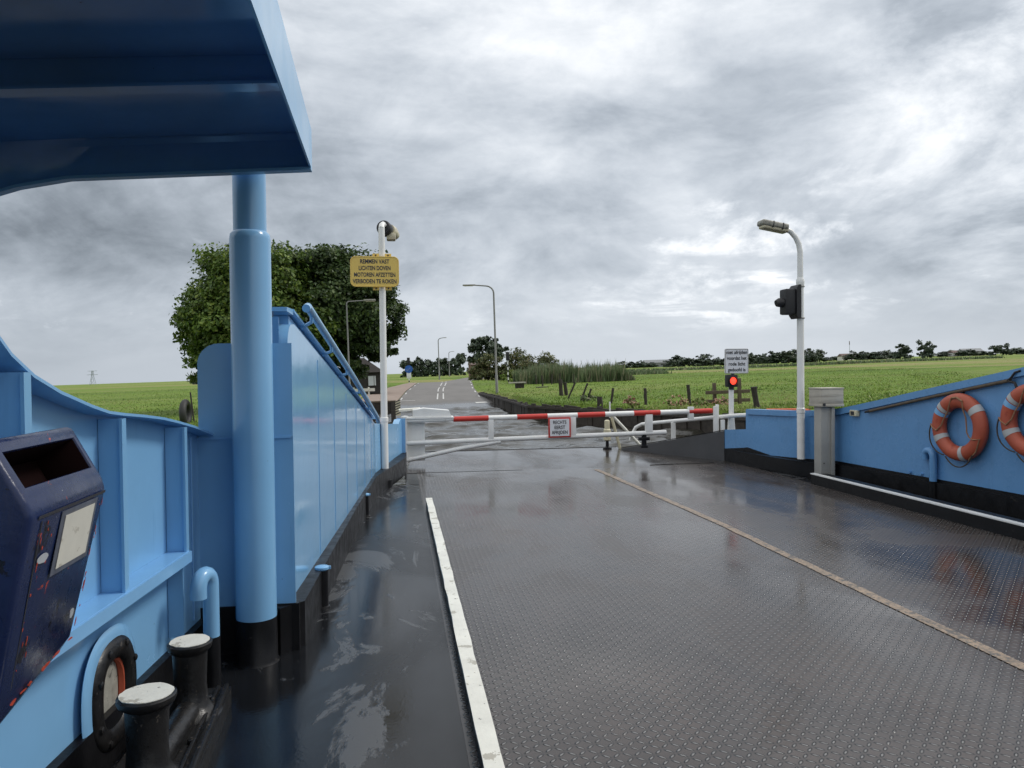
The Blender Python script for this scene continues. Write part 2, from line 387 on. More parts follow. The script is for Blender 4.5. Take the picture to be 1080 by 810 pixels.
def tread_mat(name, base, wet_lo, wet_hi, tread=True, patch=None, spec=0.5):
    """painted steel deck: lozenge tread raised by bump, water film as lower roughness"""
    m = bpy.data.materials.new(name); m.use_nodes = True; t = NT(m.node_tree); b = t.n['Principled BSDF']
    oc = t.node('ShaderNodeTexCoord').outputs['Object']
    sp = t.node('ShaderNodeSeparateXYZ'); t.put(sp.inputs[0], oc); X, Y, _ = sp.outputs
    wet = t.noise(t.mapping(oc, (0.9, 0.45, 1), (2.2, 0.4, 0)), 1.0, 5, 0.6, 0.6)
    grime = t.noise(oc, 3.2, 6, 0.65)
    fine = t.noise(oc, 45, 3, 0.6)
    c = t.ramp(grime, [(0.3, tuple(q * 0.72 for q in base)), (0.7, tuple(q * 1.28 for q in base))])
    c = t.mix(t.mapr(t.noise(t.mapping(oc, (1, 0.3, 1), (5, 0, 0)), 1.4, 5, 0.6), 0.56, 0.72, 0, 0.55), c, tuple(q * k for q, k in zip(base, (1.5, 1.25, 1.05))))
    rough = t.mapr(wet, 0.38, 0.60, wet_hi, wet_lo)
    rough = t.math('ADD', rough, t.math('MULTIPLY_ADD', grime, 0.14, -0.07))
    h = t.math('MULTIPLY', fine, 0.0006)
    if tread:
        s = 0.046
        u = t.math('DIVIDE', X, s); v = t.math('DIVIDE', Y, s)
        iu = t.math('FLOOR', u); iv = t.math('FLOOR', v)
        par = t.math('MODULO', t.math('ADD', t.math('ADD', iu, iv), 4000), 2.0)
        sg = t.math('MULTIPLY_ADD', par, 2.0, -1.0)
        fu = t.math('SUBTRACT', t.math('SUBTRACT', u, iu), 0.5); fv = t.math('SUBTRACT', t.math('SUBTRACT', v, iv), 0.5)
        sv = t.math('MULTIPLY', fv, sg)
        a = t.math('ADD', fu, sv); q = t.math('SUBTRACT', fu, sv)
        d = t.math('ADD', t.math('POWER', t.math('DIVIDE', a, 0.62), 2.0), t.math('POWER', t.math('DIVIDE', q, 0.22), 2.0))
        loz = t.mapr(d, 1.0, 0.25)
        wear = t.mapr(t.noise(t.mapping(oc, (1.3, 0.45, 1)), 1.0, 4, 0.6), 0.26, 0.42)
        loz = t.math('MULTIPLY', loz, wear)
        h = t.math('ADD', h, t.math('MULTIPLY', loz, 0.0070))
        ring = t.math('MULTIPLY', t.mapr(d, 2.6, 1.2), wear)
        c = t.mix(t.math('MULTIPLY', ring, 0.85), c, (0.010, 0.009, 0.009))
        c = t.mix(t.math('MULTIPLY', loz, 0.85), c, (0.22, 0.215, 0.21))
        rough = t.math('ADD', rough, t.math('MULTIPLY', loz, 0.05))
    if patch:
        pn = t.noise(t.mapping(oc, (1.5, 0.75, 1), patch[1]), 1.0, 7, 0.66, 0.9)
        pf = t.mapr(pn, 0.555, 0.585, 0.0, 0.95)
        c = t.mix(pf, c, patch[0]); rough = t.mix(pf, rough, (0.30, 0.30, 0.30))  # sky reflection in the puddles painted as a paler base colour
        h = t.math('ADD', h, t.math('MULTIPLY', pf, 0.001))
    pond = t.mapr(wet, 0.52, 0.68, 1.0, 0.7)
    h = t.math('MULTIPLY', h, pond)
    bn = t.node('ShaderNodeBump'); bn.inputs['Strength'].default_value = 1.0; bn.inputs['Distance'].default_value = 1.0
    t.put(bn.inputs['Height'], h); t.l.new(bn.outputs[0], b.inputs['Normal'])
    t.put(b.inputs['Base Color'], c); t.put(b.inputs['Roughness'], t.math('MAXIMUM', rough, 0.03))
    b.inputs['Specular IOR Level'].default_value = spec
    return m


M['tread'] = tread_mat('wet_tread_plate', (0.048, 0.038, 0.034), 0.07, 0.30)
M['walk'] = tread_mat('wet_black_walkway', (0.009, 0.010, 0.012), 0.07, 0.30, tread=False, patch=((0.075, 0.078, 0.082), (1.0, 3.1, 0)), spec=0.28)
M['ramp'] = tread_mat('wet_ramp_steel', (0.042, 0.037, 0.034), 0.10, 0.32, tread=False, spec=0.38)
M['grey_plate'] = pm('grey_ramp_side', (0.075, 0.075, 0.078), 0.4, 0.15, 3, rvar=0.08)
M['line_ochre'] = pm('worn_ochre_line', (0.27, 0.20, 0.14), 0.45, 0.2, 9, spots=(((0.07, 0.065, 0.06), 13, 0.56), ((0.09, 0.08, 0.07), 55, 0.53), ((0.20, 0.15, 0.10), 24, 0.58)))


def water_mat():
    m = bpy.data.materials.new('river_water'); m.use_nodes = True; t = NT(m.node_tree); b = t.n['Principled BSDF']
    oc = t.node('ShaderNodeTexCoord').outputs['Object']
    b.inputs['Base Color'].default_value = (0.035, 0.033, 0.026, 1); b.inputs['Roughness'].default_value = 0.07
    b.inputs['IOR'].default_value = 1.33
    w1 = t.noise(t.mapping(oc, (0.42, 0.80, 1), rot=(0, 0, .2)), 1.0, 3, 0.55, 0.6); w2 = t.noise(t.mapping(oc, (1.5, 2.6, 1), (4, 2, 0), (0, 0, -.15)), 1.0, 4, 0.6, 0.4)
    h = t.math('ADD', t.math('MULTIPLY', w1, 0.02), t.math('MULTIPLY', w2, 0.035))
    bn = t.node('ShaderNodeBump'); bn.inputs['Strength'].default_value = 1.0; bn.inputs['Distance'].default_value = 1.0
    t.put(bn.inputs['Height'], h); t.l.new(bn.outputs[0], b.inputs['Normal'])
    return m


def grass_mat():
    m = bpy.data.materials.new('meadow'); m.use_nodes = True; t = NT(m.node_tree); b = t.n['Principled BSDF']
    oc = t.node('ShaderNodeTexCoord').outputs['Object']
    n1 = t.noise(t.mapping(oc, (0.035, 0.10, 1)), 1.0, 6, 0.6, 0.6)
    n2 = t.noise(t.mapping(oc, (0.5, 0.9, 1)), 1.0, 6, 0.65)
    n3 = t.noise(oc, 6.0, 4, 0.7)
    n4 = t.noise(t.mapping(oc, (0.004, 0.022, 1), (3, 1, 0)), 1.0, 4, 0.6)
    c = t.ramp(n1, [(0.30, (0.120, 0.195, 0.028)), (0.50, (0.170, 0.250, 0.040)), (0.68, (0.235, 0.290, 0.080))])
    c = t.mix(t.mapr(n2, 0.42, 0.60, 0.0, 0.55), c, (0.085, 0.165, 0.020))
    c = t.mix(t.mapr(n4, 0.50, 0.60, 0.0, 0.7), c, (0.30, 0.26, 0.12))
    c = t.mix(t.mapr(n4, 0.46, 0.38, 0.0, 0.6), c, (0.06, 0.105, 0.025))
    c = t.mix(t.mapr(n3, 0.55, 0.72, 0.0, 0.45), c, (0.07, 0.14, 0.016))
    t.put(b.inputs['Base Color'], c); b.inputs['Roughness'].default_value = 0.85; b.inputs['Specular IOR Level'].default_value = 0.15
    bn = t.node('ShaderNodeBump'); bn.inputs['Strength'].default_value = 0.8; bn.inputs['Distance'].default_value = 0.25
    t.put(bn.inputs['Height'], t.math('ADD', n3, t.math('MULTIPLY', n2, 2.0))); t.l.new(bn.outputs[0], b.inputs['Normal'])
    return m


def road_mat():
    m = bpy.data.materials.new('asphalt'); m.use_nodes = True; t = NT(m.node_tree); b = t.n['Principled BSDF']
    oc = t.node('ShaderNodeTexCoord').outputs['Object']
    sp = t.node('ShaderNodeSeparateXYZ'); t.put(sp.inputs[0], oc)
    n = t.noise(t.mapping(oc, (0.6, 0.15, 1)), 1.0, 6, 0.65); g = t.noise(oc, 30, 3)
    c = t.ramp(n, [(0.3, (0.125, 0.118, 0.11)), (0.7, (0.175, 0.165, 0.155))])
    c = t.mix(t.mapr(g, 0.4, 0.7, 0, 0.3), c, (0.08, 0.08, 0.08))
    wet = t.mapr(t.math('ADD', sp.outputs[2], t.math('MULTIPLY_ADD', n, 0.3, -0.15)), -0.40, -0.52)   # slipway washed by the water
    c = t.mix(wet, c, (0.055, 0.05, 0.045))
    t.put(b.inputs['Base Color'], c); t.put(b.inputs['Roughness'], t.mapr(wet, 0, 1, 0.75, 0.18))
    return m


M['water'] = water_mat(); M['grass'] = grass_mat(); M['road'] = road_mat()
M['path'] = pm('brick_paving', (0.24, 0.185, 0.15), 0.8, 0.15, 0.8)
M['mark'] = pm('road_marking', (0.50, 0.50, 0.48), 0.6, 0.12, 3)

# ------------------------------------------------------------------ land, water, road
WATER_Z = -0.7
LEFT_BANK = [(-400, 0.5), (-20, 0.5), (-16, 2.0), (-10, 16), (-5.2, 28), (-1.6, 37), (-1.0, 46), (-1.0, 47)]
RB = [(6.3, 47), (6.2, 45), (6.0, 35.5), (8.0, 29.3), (9.9, 24.4), (13, 16), (18, 2), (22, -10), (30, -60), (40, -400)]
ROAD = [(2.9, 30, -1.5), (2.9, 47.5, -0.72), (2.9, 55, -0.34), (3.75, 70, 0.08), (4.9, 84, 0.46), (5.25, 90, 0.52), (5.9, 97, 0.42), (7.4, 112, 0.05), (11, 140, -0.12), (20, 200, -0.1), (52, 400, 0.0), (170, 1200, 0.0)]
ry = np.array([p[1] for p in ROAD]); rx = np.array([p[0] for p in ROAD]); rz = np.array([p[2] for p in ROAD])


def road_at(y): return float(np.interp(y, ry, rx)), float(np.interp(y, ry, rz))


def bank_x(pts, y):
    p = sorted(pts, key=lambda q: q[1]); return np.interp(y, [q[1] for q in p], [q[0] for q in p])


LB = [(-60, -400), (-30, -60), (-20, -10), (-16, 2), (-10, 16), (-5.2, 28), (-1.6, 37), (-1.0, 46), (-1.0, 47)]


def land_h(x, y):
    """height of the ground (numpy arrays)"""
    base = 0.06 + 0.05 * np.sin(x * 0.11 + 1.3) * np.cos(y * 0.07) + 0.10 * np.sin(x * 0.021 + y * 0.013)
    base = base + np.where(x > 20, 0.10 * np.sin(y * 0.16 + x * 0.03), 0)
    base = np.where(y < 60, np.minimum(base, 0.06 + 0.04 * np.sin(x * 0.7) * np.cos(y * 0.5)), base)
    rcx = np.interp(y, ry, rx); rcz = np.interp(y, ry, rz); hw = np.where(y < 62, 3.5, 3.2)
    dist = np.abs(x - rcx - np.where(x < rcx, -0.9, 0)) - hw - np.where(x < rcx, 0.9, 0)
    emb = np.clip(dist / np.where(x > rcx, 7.0, 14.0), 0, 1); emb = emb * emb * (3 - 2 * emb)
    h = np.where(y > 62, (rcz + 0.02) * (1 - emb) + base * emb, base)
    t_ = np.clip((y - 52) / 12, 0, 1); near = base * (1 - t_) + h * t_
    h = np.where(y > 64, h, near)
    h = np.where((dist < 0.0) & (y > 36), rcz - 0.12, h)
    chan = (y < 46) & (x > bank_x(LB, y) - 0.55) & (x < bank_x(RB, y) + 0.55)
    return np.where(chan, -1.9, h)


def axis(lo, hi, seg):
    """graded grid coordinates: list of (start, end, step)"""
    a = []
    for s, e, st in seg: a += list(np.arange(s, e, st))
    return np.array(a + [seg[-1][1]])


gx = axis(0, 0, [(-3000, -400, 200), (-400, -100, 25), (-100, -30, 5), (-30, 36, 0.55), (36, 110, 4), (110, 400, 20), (400, 3000, 200)])
gy = axis(0, 0, [(-400, -20, 30), (-20, 12, 3), (12, 72, 0.55), (72, 160, 2.2), (160, 400, 12), (400, 1200, 60), (1200, 4400, 320)])
GX, GY = np.meshgrid(gx, gy); GZ = land_h(GX, GY)
nx, ny = len(gx), len(gy)
idx = np.arange(nx * ny).reshape(ny, nx)
faces = np.stack([idx[:-1, :-1], idx[:-1, 1:], idx[1:, 1:], idx[1:, :-1]], -1).reshape(-1, 4)


def np_mesh(name, V, F, mats, mi=None, smooth=False):
    me = bpy.data.meshes.new(name); V = np.asarray(V, np.float32); F = np.asarray(F, np.int32)
    k = F.shape[1]
    me.vertices.add(len(V)); me.vertices.foreach_set('co', V.ravel())
    me.loops.add(F.size); me.loops.foreach_set('vertex_index', F.ravel())
    me.polygons.add(len(F)); me.polygons.foreach_set('loop_start', np.arange(0, F.size, k, dtype=np.int32))
    me.polygons.foreach_set('loop_total', np.full(len(F), k, np.int32))
    if smooth: me.polygons.foreach_set('use_smooth', np.ones(len(F), bool))
    for m in mats: me.materials.append(m)
    if mi is not None: me.polygons.foreach_set('material_index', np.asarray(mi, np.int32))
    me.update(calc_edges=True); return me


def link_np(name, me, parent=None):
    o = bpy.data.objects.new(name, me); COL.objects.link(o); OFF[o.name] = Vector()
    if parent:
        off = Vector(OFF[parent.name]); me.transform(Matrix.Translation(-off)); o.parent = parent; OFF[o.name] = off
    return o


ground = link_np('meadow_ground', np_mesh('meadow_ground', np.stack([GX, GY, GZ], -1).reshape(-1, 3), faces, [M['grass']], smooth=True))
tag(ground, kind='structure')
wx = np.arange(-15, 15.01, 0.125); wy = np.arange(13, 50.01, 0.125)
WX, WY = np.meshgrid(wx, wy); WH = np.zeros_like(WX); wr = np.random.default_rng(3)
for k in range(46):
    lam = 0.42 * 1.055 ** k; th = R(78) + wr.normal() * 0.55; kx, ky = math.cos(th) * 6.283 / lam, math.sin(th) * 6.283 / lam
    ph = wr.random() * 6.283; wob = 0.8 * np.sin(WX * 0.31 + k) + 0.8 * np.cos(WY * 0.23 + 2 * k)
    WH += 0.0066 * lam ** 0.75 * np.sin(kx * WX + ky * WY + ph + wob)
WH = WH + 0.35 * np.abs(WH)
fade = np.clip(np.minimum(np.minimum(WX + 15, 15 - WX), np.minimum(WY - 13, 50 - WY)) / 1.5, 0, 1)
WV = np.stack([WX, WY, WATER_Z + WH * fade], -1).reshape(-1, 3); mx_, my_ = len(wx), len(wy)
wi = np.arange(mx_ * my_).reshape(my_, mx_)
WF = np.stack([wi[:-1, :-1], wi[:-1, 1:], wi[1:, 1:], wi[1:, :-1]], -1).reshape(-1, 4); nb = len(WV)
far = [(-400, -400), (400, -400), (400, 13), (-400, 13), (-400, 13), (-15, 13), (-15, 50), (-400, 50), (15, 13), (400, 13), (400, 50), (15, 50), (-400, 50), (400, 50), (400, 64), (-400, 64)]
WV = np.concatenate([WV, np.array([(a_, b_, WATER_Z) for a_, b_ in far], float)]); WF = np.concatenate([WF, nb + np.arange(16).reshape(4, 4)])
water = link_np('river_water', np_mesh('river_water', WV, WF, [M['water']], smooth=True)); tag(water, kind='structure')

ys_r = list(np.arange(30, 110, 2.0)) + list(np.arange(110, 400, 10)) + [400, 600, 900, 1200]


def strip_rows(y0, y1, a, b, dz, step=2.0):
    rows = []
    ys = [y for y in ys_r if y0 < y < y1]; ys = [y0] + ys + [y1]
    for y in ys:
        x, z = road_at(y); rows.append([(x + a, y, z + dz), (x + b, y, z + dz)])
    return rows


rm = MB(); rm.sheet(strip_rows(31, 60, -3.05, 3.42, 0.0)); rm.sheet(strip_rows(60, 1200, -3.05, 3.05, 0.0)); road = rm.build('road', M['road']); tag(road, kind='structure')
mk = MB()
for side in (-2.9, 2.9):
    y = 57
    while y < 92:
        mk.sheet(strip_rows(y, y + 2.2, side - 0.055, side + 0.055, 0.012)); y += 7.2 if side < 0 else 6.4
for off in (-0.22, 0.22):
    y = 56
    while y < 92:
        mk.sheet(strip_rows(y, y + 7.5, off - 0.05, off + 0.05, 0.012)); y += 10.5
mk.sheet(strip_rows(51.5, 52.3, 2.2, 3.0, 0.012)); mk.sheet(strip_rows(55.5, 55.8, -2.9, -1.8, 0.012))
mk.build('road_marking', M['mark'], road)
pth = MB(); rows = []
for y in np.arange(46.2, 96, 2.0):
    x, z = road_at(y); wd = 2.6 * min(1, (98 - y) / 26); z = max(z, -0.35)
    rows.append([(x - 3.1 - wd, y, max(z, float(land_h(np.array(x - 3.1 - wd), np.array(y)))) + 0.03), (x - 3.1, y, z + 0.008)])
pth.sheet(rows); tag(pth.build('paved_path', M['path']), kind='structure')
# ------------------------------------------------------------------ bank walls
def bank_wall(name, pts, label, top=0.015, inset=0.0):
    t = thing(name, label, 'retaining wall', (*pts[0], WATER_Z), ferry=False)
    mb = MB(); cap = MB(); n = 0
    for (x0, y0), (x1, y1) in zip(pts, pts[1:]):
        L = math.hypot(x1 - x0, y1 - y0); k = max(1, int(L / 0.32))
        dx, dy = (x1 - x0) / L, (y1 - y0) / L
        rot = Matrix.Rotation(math.atan2(dy, dx), 3, 'Z')
        for i in range(k):
            f = (i + 0.5) / k; j = random.uniform(-0.03, 0.03); hh = top + random.uniform(-0.05, 0.05)
            mb.box((x0 + (x1 - x0) * f - dy * j, y0 + (y1 - y0) * f + dx * j, (hh - 1.2) / 2), (L / k * 0.97, 0.09, hh + 1.2), rot)
        cap.bar((x0, y0, top - 0.12), (x1, y1, top - 0.12), 0.26, 0.10)
    mb.build('sheet_piles', M['wood_dark'], t); cap.build('waling', M['wood_dark'], t)
    return t


bank_wall('timber_bank_wall', [(6.25, 60), (6.3, 50), (6.2, 45), (6.0, 35.5), (8.0, 29.3), (9.9, 24.4), (13, 16), (18, 2)], 'dark wet timber retaining wall along the grassy right bank')
bank_wall('timber_bank_wall', [(-16, 2), (-10, 16), (-5.2, 28), (-1.6, 37), (-1.05, 46)], 'dark timber retaining wall along the left bank behind the blue bulwark')

# landing fender with a striped board at the left of the slipway
t = thing('landing_fender', 'dark timber landing fender with hazard striped edge board left of slipway', 'fender', (-1.2, 38, WATER_Z), ferry=False)
f = MB(); f.box((-1.35, 38, 0.0), (2.3, 0.5, 0.55)); 
for k in range(5): f.box((-2.3 + k * 0.5, 37.7, -0.35), (0.22, 0.22, 1.3))
f.build('timber_block', M['wood_dark'], t)
c = MB(); c.box((-1.35, 38, 0.31), (2.4, 0.6, 0.07)); c.build('capping', M['wood_grey'], t)
b = MB(); b.box((-0.07, 37.62, -0.02), (0.24, 0.04, 0.72)); bo = b.build('hazard_board', M['cream'], t)
s = MB()
for k in range(6):
    z = -0.34 + k * 0.12; s.prism([(-0.19, 37.596, z), (0.05, 37.596, z + 0.09), (0.05, 37.596, z + 0.14), (-0.19, 37.596, z + 0.05)], (0, -0.004, 0))
s.build('stripes', M['letter'], bo)


# ------------------------------------------------------------------ vegetation
def cards(C, N, size, tri=False, squash=0.65):
    """leaf quads: centres C, rough normals N, sizes"""
    n = len(C); rnd = RNG.normal(size=(n, 3)); N = N + rnd * 0.8; N /= np.linalg.norm(N, axis=1, keepdims=True) + 1e-9
    a = np.cross(N, RNG.normal(size=(n, 3))); a /= np.linalg.norm(a, axis=1, keepdims=True) + 1e-9
    b = np.cross(N, a); s = np.asarray(size).reshape(-1, 1)
    a = a * s; b = b * s * squash
    V = np.stack([C - a, C - b * 0.9 + a * 0.1, C + a, C + b * 0.9 + a * 0.1], 1).reshape(-1, 3)
    F = np.arange(4 * n).reshape(n, 4); return V, F


def crown_points(lobes, per, shell=0.55, clump=42, spread=0.16):
    """points in clumps on lumpy ellipsoid lobes -> centres, normals"""
    P, N = [], []
    for (cx, cy, cz, rx_, ry_, rz_, share) in lobes:
        k = int(per * share); nc = max(7, int(k / clump))
        d = RNG.normal(size=(nc, 3)); d /= np.linalg.norm(d, axis=1, keepdims=True)
        d[:, 2] = np.where(d[:, 2] < -0.6, -d[:, 2], d[:, 2])
        rad = 1 - shell * RNG.random(nc) ** 1.8
        lump = 1 + 0.16 * np.sin(d[:, 0] * 7 + cx) * np.cos(d[:, 1] * 6 + cy) + 0.10 * np.sin(d[:, 2] * 11 + cz)
        cc = d * (rad * lump)[:, None] * np.array([rx_, ry_, rz_]) + np.array([cx, cy, cz])
        m = k // nc; sz = spread * (rx_ + rz_) / 2 * (0.6 + 0.8 * RNG.random(nc))
        off = np.clip(RNG.normal(size=(nc, m, 3)), -1.7, 1.7) * sz[:, None, None] * np.array([1, 1, 0.62])
        P.append((cc[:, None, :] + off).reshape(-1, 3)); nn = d + np.array([0, 0, 0.5]); N.append(np.repeat(nn, m, 0))
    return np.concatenate(P), np.concatenate(N)


def limb_tubes(mb, base, top, r, lobes, nlimb=7):
    base, top = Vector(base), Vector(top)
    pts = [base.lerp(top, k / 5) + Vector((random.uniform(-.08, .08), random.uniform(-.08, .08), 0)) * (k > 0) for k in range(6)]
    mb.tube(pts, [r * 1.35, r * 1.05, r * 0.95, r * 0.85, r * 0.75, r * 0.6], 10)
    for k in range(nlimb):
        l = lobes[k % len(lobes)]; a = random.uniform(0, 6.28)
        tip = Vector((l[0] + math.cos(a) * l[3] * 0.7, l[1] + math.sin(a) * l[4] * 0.7, l[2] + random.uniform(-0.3, 0.6) * l[5]))
        st = base.lerp(top, random.uniform(0.55, 0.95)); mid = st.lerp(tip, 0.5) + Vector((0, 0, 0.4))
        mb.tube([st, mid, tip], [r * 0.5, r * 0.28, r * 0.06], 7)


def big_tree(name, loc, lobes, leaves, leafsize, mats, label, trunk_r, trunk_h, weights=(0.5, 0.3, 0.2), group=None):
    t = thing(name, label, 'tree', loc, group, ferry=False)
    L = [(l[0] + loc[0], l[1] + loc[1], l[2] + loc[2], *l[3:]) for l in lobes]
    P, N = crown_points(L, leaves, 0.5, 150 if leaves > 20000 else 80, 0.135)
    V, F = cards(P, N, leafsize * (0.6 + 0.8 * RNG.random(len(P))))
    link_np('crown', np_mesh('crown', V, F, mats, RNG.choice(len(mats), len(F), p=weights)), t)
    mb = MB(); limb_tubes(mb, loc, (loc[0], loc[1], loc[2] + trunk_h), trunk_r, L); mb.build('trunk', M['bark'], t)
    return t


big_tree('chestnut_tree', (-8.1, 41, 0.1), [(0.8, 0, 5.4, 2.6, 3, 2.8, .30), (-0.7, -0.4, 4.3, 2.0, 2.4, 2.0, .18), (-0.6, 0, 2.6, 1.7, 2, 1.6, .15), (1.5, 0, 6.0, 2.4, 2.4, 2.1, .14), (1.0, -1, 2.9, 2.6, 2.2, 2.2, .15), (3.0, 0, 3.6, 2.0, 2, 2.4, .08)],
         80000, 0.105, LEAF_L, 'broad leafy tree with lighter yellow green crown behind the blue column', 0.28, 3.2)
big_tree('maple_tree', (-2.9, 43, 0.1), [(-0.5, 0, 5.4, 3.1, 3, 2.9, .32), (1.2, 0, 4.6, 2.0, 2.4, 2.6, .20), (-1.6, 0, 3.9, 2.5, 2.4, 2.6, .18), (1.2, 0.3, 3.1, 1.6, 2, 1.4, .10), (-1.4, 0, 6.2, 2.1, 2.4, 1.9, .12), (-0.4, 0, 2.0, 1.7, 2, 1.5, .08)],
         80000, 0.105, LEAF_D, 'large dark green tree standing behind the yellow sign and white pole', 0.30, 3.0)
big_tree('field_tree', (14.6, 128, 0.2), [(0, 0, 4.6, 2.6, 2.6, 2.2, .55), (1.6, 0, 4.2, 2.0, 2, 2.0, .3), (-1.5, 0, 3.4, 1.6, 1.8, 1.6, .15)], 7000, 0.24, LEAF_F,
         'round dark tree rising beyond the street lamp right of the road', 0.22, 2.6)


def bush(name, x, y, w_, h_, mats, label, n=1600, size=0.16, weights=(0.45, 0.3, 0.25), group=None, cat='bush'):
    z = float(land_h(np.array(x), np.array(y)))
    t = thing(name, label, cat, (x, y, z), group, ferry=False)
    L = [(x, y, z + h_ * 0.42, w_ * 0.38, w_ * 0.33, h_ * 0.52, .4), (x - w_ * .3, y, z + h_ * .28, w_ * .26, w_ * .24, h_ * .34, .22), (x + w_ * .3, y, z + h_ * .26, w_ * .26, w_ * .24, h_ * .32, .22), (x, y - .1 * w_, z + h_ * .16, w_ * .45, w_ * .3, h_ * .2, .16)]
    P, N = crown_points(L, n); P[:, 2] = np.maximum(P[:, 2], z + 0.02)
    V, F = cards(P, N, size * (0.6 + 0.8 * RNG.random(len(P))), squash=0.5)
    link_np('foliage', np_mesh('foliage', V, F, mats, RNG.choice(len(mats), len(F), p=weights)), t)
    mb = MB()
    for k in range(5):
        a = k * 1.26; mb.tube([(x, y, z - .05), (x + math.cos(a) * w_ * .1, y + math.sin(a) * w_ * .1, z + h_ * .3), (x + math.cos(a) * w_ * .3, y + math.sin(a) * w_ * .25, z + h_ * .7)], [0.02 * h_, 0.013 * h_, 0.004 * h_], 6)
    mb.build('stems', M['bark'], t); return t


bush('willow_bush', 13.0, 112, 5.2, 4.0, LEAF_S, 'olive green bush beside the road behind the street lamp', 6500, 0.17)
bush('willow_bush', 17.4, 110, 5.0, 4.6, LEAF_S, 'tall brownish green bush right of the striped signal post', 6500, 0.17)
bush('willow_bush', 20.8, 108, 4.2, 4.0, LEAF_S, 'brownish green bush between signal post and the reed bed', 5500, 0.17)
bush('tall_grass_clump', 12.6, 86, 2.4, 1.5, LEAF_G, 'pale green clump of tall weeds at the foot of the signal post', 1100, 0.16)
LEAF_F2 = [LEAF_G[1], LEAF_G[2], PETAL]
for (x, y, w_, h_, lb, ww) in [(9.0, 29.2, 0.62, 0.46, 'small pink flower bush nearest the white gate support, left of the others', (.3, .3, .4)),
                               (10.15, 27.3, 0.85, 0.48, 'widest pink flower bush on the bank, second from left', (.3, .3, .4)),
                               (10.8, 26.7, 0.75, 0.36, 'low mostly green flower bush between pink bush and timber fence', (.5, .4, .1)),
                               (11.9, 27.2, 0.75, 0.36, 'pink flower bush in front of the two rail timber fence', (.25, .3, .45))]:
    bush('flower_bush', x, y, w_, h_, LEAF_F2, lb, 620, 0.045, ww, 'flower bushes on the right bank', 'flower bush')
bush('weed_clump', 6.9, 34.2, 0.9, 0.45, LEAF_R, 'dark weeds growing over the end of the timber bank wall', 500, 0.07, cat='weeds')
bush('weed_clump', 8.75, 35.2, 0.8, 0.42, LEAF_R, 'dry weeds around the leaning fence posts', 300, 0.06, cat='weeds')


def blades(name, xs, ys, hs, wds, mats, label, cat, weights, lean=0.25, kind='stuff'):
    n = len(xs); zs = land_h(xs, ys); a = RNG.random(n) * 6.28; ln = RNG.normal(size=(n, 2)) * lean * hs[:, None]
    dx, dy = np.cos(a) * wds, np.sin(a) * wds
    b0 = np.stack([xs - dx, ys - dy, zs - 0.03], -1); b1 = np.stack([xs + dx, ys + dy, zs - 0.03], -1)
    tp = np.stack([xs + ln[:, 0], ys + ln[:, 1], zs + hs], -1)
    V = np.stack([b0, b1, tp], 1).reshape(-1, 3); F = np.arange(3 * n).reshape(n, 3)
    mi = RNG.choice(len(mats), n, p=weights)
    if name == 'meadow_grass':      # dark and dry patches of sward
        pz = np.sin(xs * 0.42 + 1.7 * np.sin(ys * 0.13)) + np.sin(ys * 0.35 + 1.3 * np.sin(xs * 0.21)) + 0.6 * RNG.normal(size=n)
        mi = np.where(pz > 1.0, 1, np.where(pz < -1.1, 2, mi))
    o = link_np(name, np_mesh(name, V, F, mats, mi))
    return tag(o, label, cat, kind=kind)


# reed bed between the meadow and the far field
n = 11000; xs = RNG.uniform(12.0, 23.6, n); ys = 74 + RNG.uniform(0, 7, n) + (xs - 12) * 0.1
hh = (1.62 + 0.22 * np.sin(xs * 0.9) + 0.22 * np.sin(xs * 2.3) + 0.18 * np.sin(xs * 5.1)) * RNG.choice([0.55, 0.75, 0.95, 1.1, 1.32], n, p=(.2, .28, .32, .18, .02)) * np.clip((24.2 - xs) / 2.2, 0.35, 1)
blades('reed_bed', xs, ys, hh, RNG.uniform(0.04, 0.12, n), LEAF_R, 'tall grey green reeds in a bed right of the bushes', 'reeds', (.45, .35, .2), 0.13)
# grass
def grass_area(n, x0, x1, y0, y1, hlo, hhi):
    xs = RNG.uniform(x0, x1, n); f_ = RNG.random(n) ** 2.4; ys = y0 + (y1 - y0) * f_; xs = np.where(x0 > 0, x0 + (xs - x0) * (0.30 + 0.70 * f_), x1 + (xs - x1) * (0.30 + 0.70 * f_))
    rc = np.interp(ys, ry, rx); ok = (land_h(xs, ys) > -0.3) & ~((xs > rc - 5.9) & (xs < rc + 3.3) & (ys > 40))
    xs, ys = xs[ok], ys[ok]; return xs, ys, RNG.uniform(hlo, hhi, len(xs)) * (1 + 0.8 * (np.sin(xs * 1.7) * np.cos(ys * 1.1) > 0.3))
xs, ys, hs = grass_area(60000, 6.6, 90, 23, 150, 0.025, 0.075)
blades('meadow_grass', xs, ys, hs, RNG.uniform(0.02, 0.06, len(xs)), LEAF_G, 'short green grass on the right bank meadow', 'grass', (.5, .3, .2), 0.5)
xs, ys, hs = grass_area(30000, -60, -1.6, 24, 150, 0.025, 0.08)
blades('meadow_grass', xs, ys, hs, RNG.uniform(0.02, 0.06, len(xs)), LEAF_G, 'short green grass on the left bank meadow', 'grass', (.5, .3, .2), 0.5)
n = 5200; xs = RNG.uniform(30, 190, n); ys = 205 + RNG.normal(size=n) * 1.6 + (xs - 30) * 0.10
blades('ditch_reeds', xs, ys, RNG.uniform(0.4, 1.1, n), RNG.uniform(0.15, 0.4, n), LEAF_R, 'darker band of ditch reeds crossing the far right meadow', 'reeds', (.5, .4, .1), 0.3)
n = 3000; xs = RNG.uniform(24, 42, n); ys = 118 + RNG.normal(size=n) * 1.2
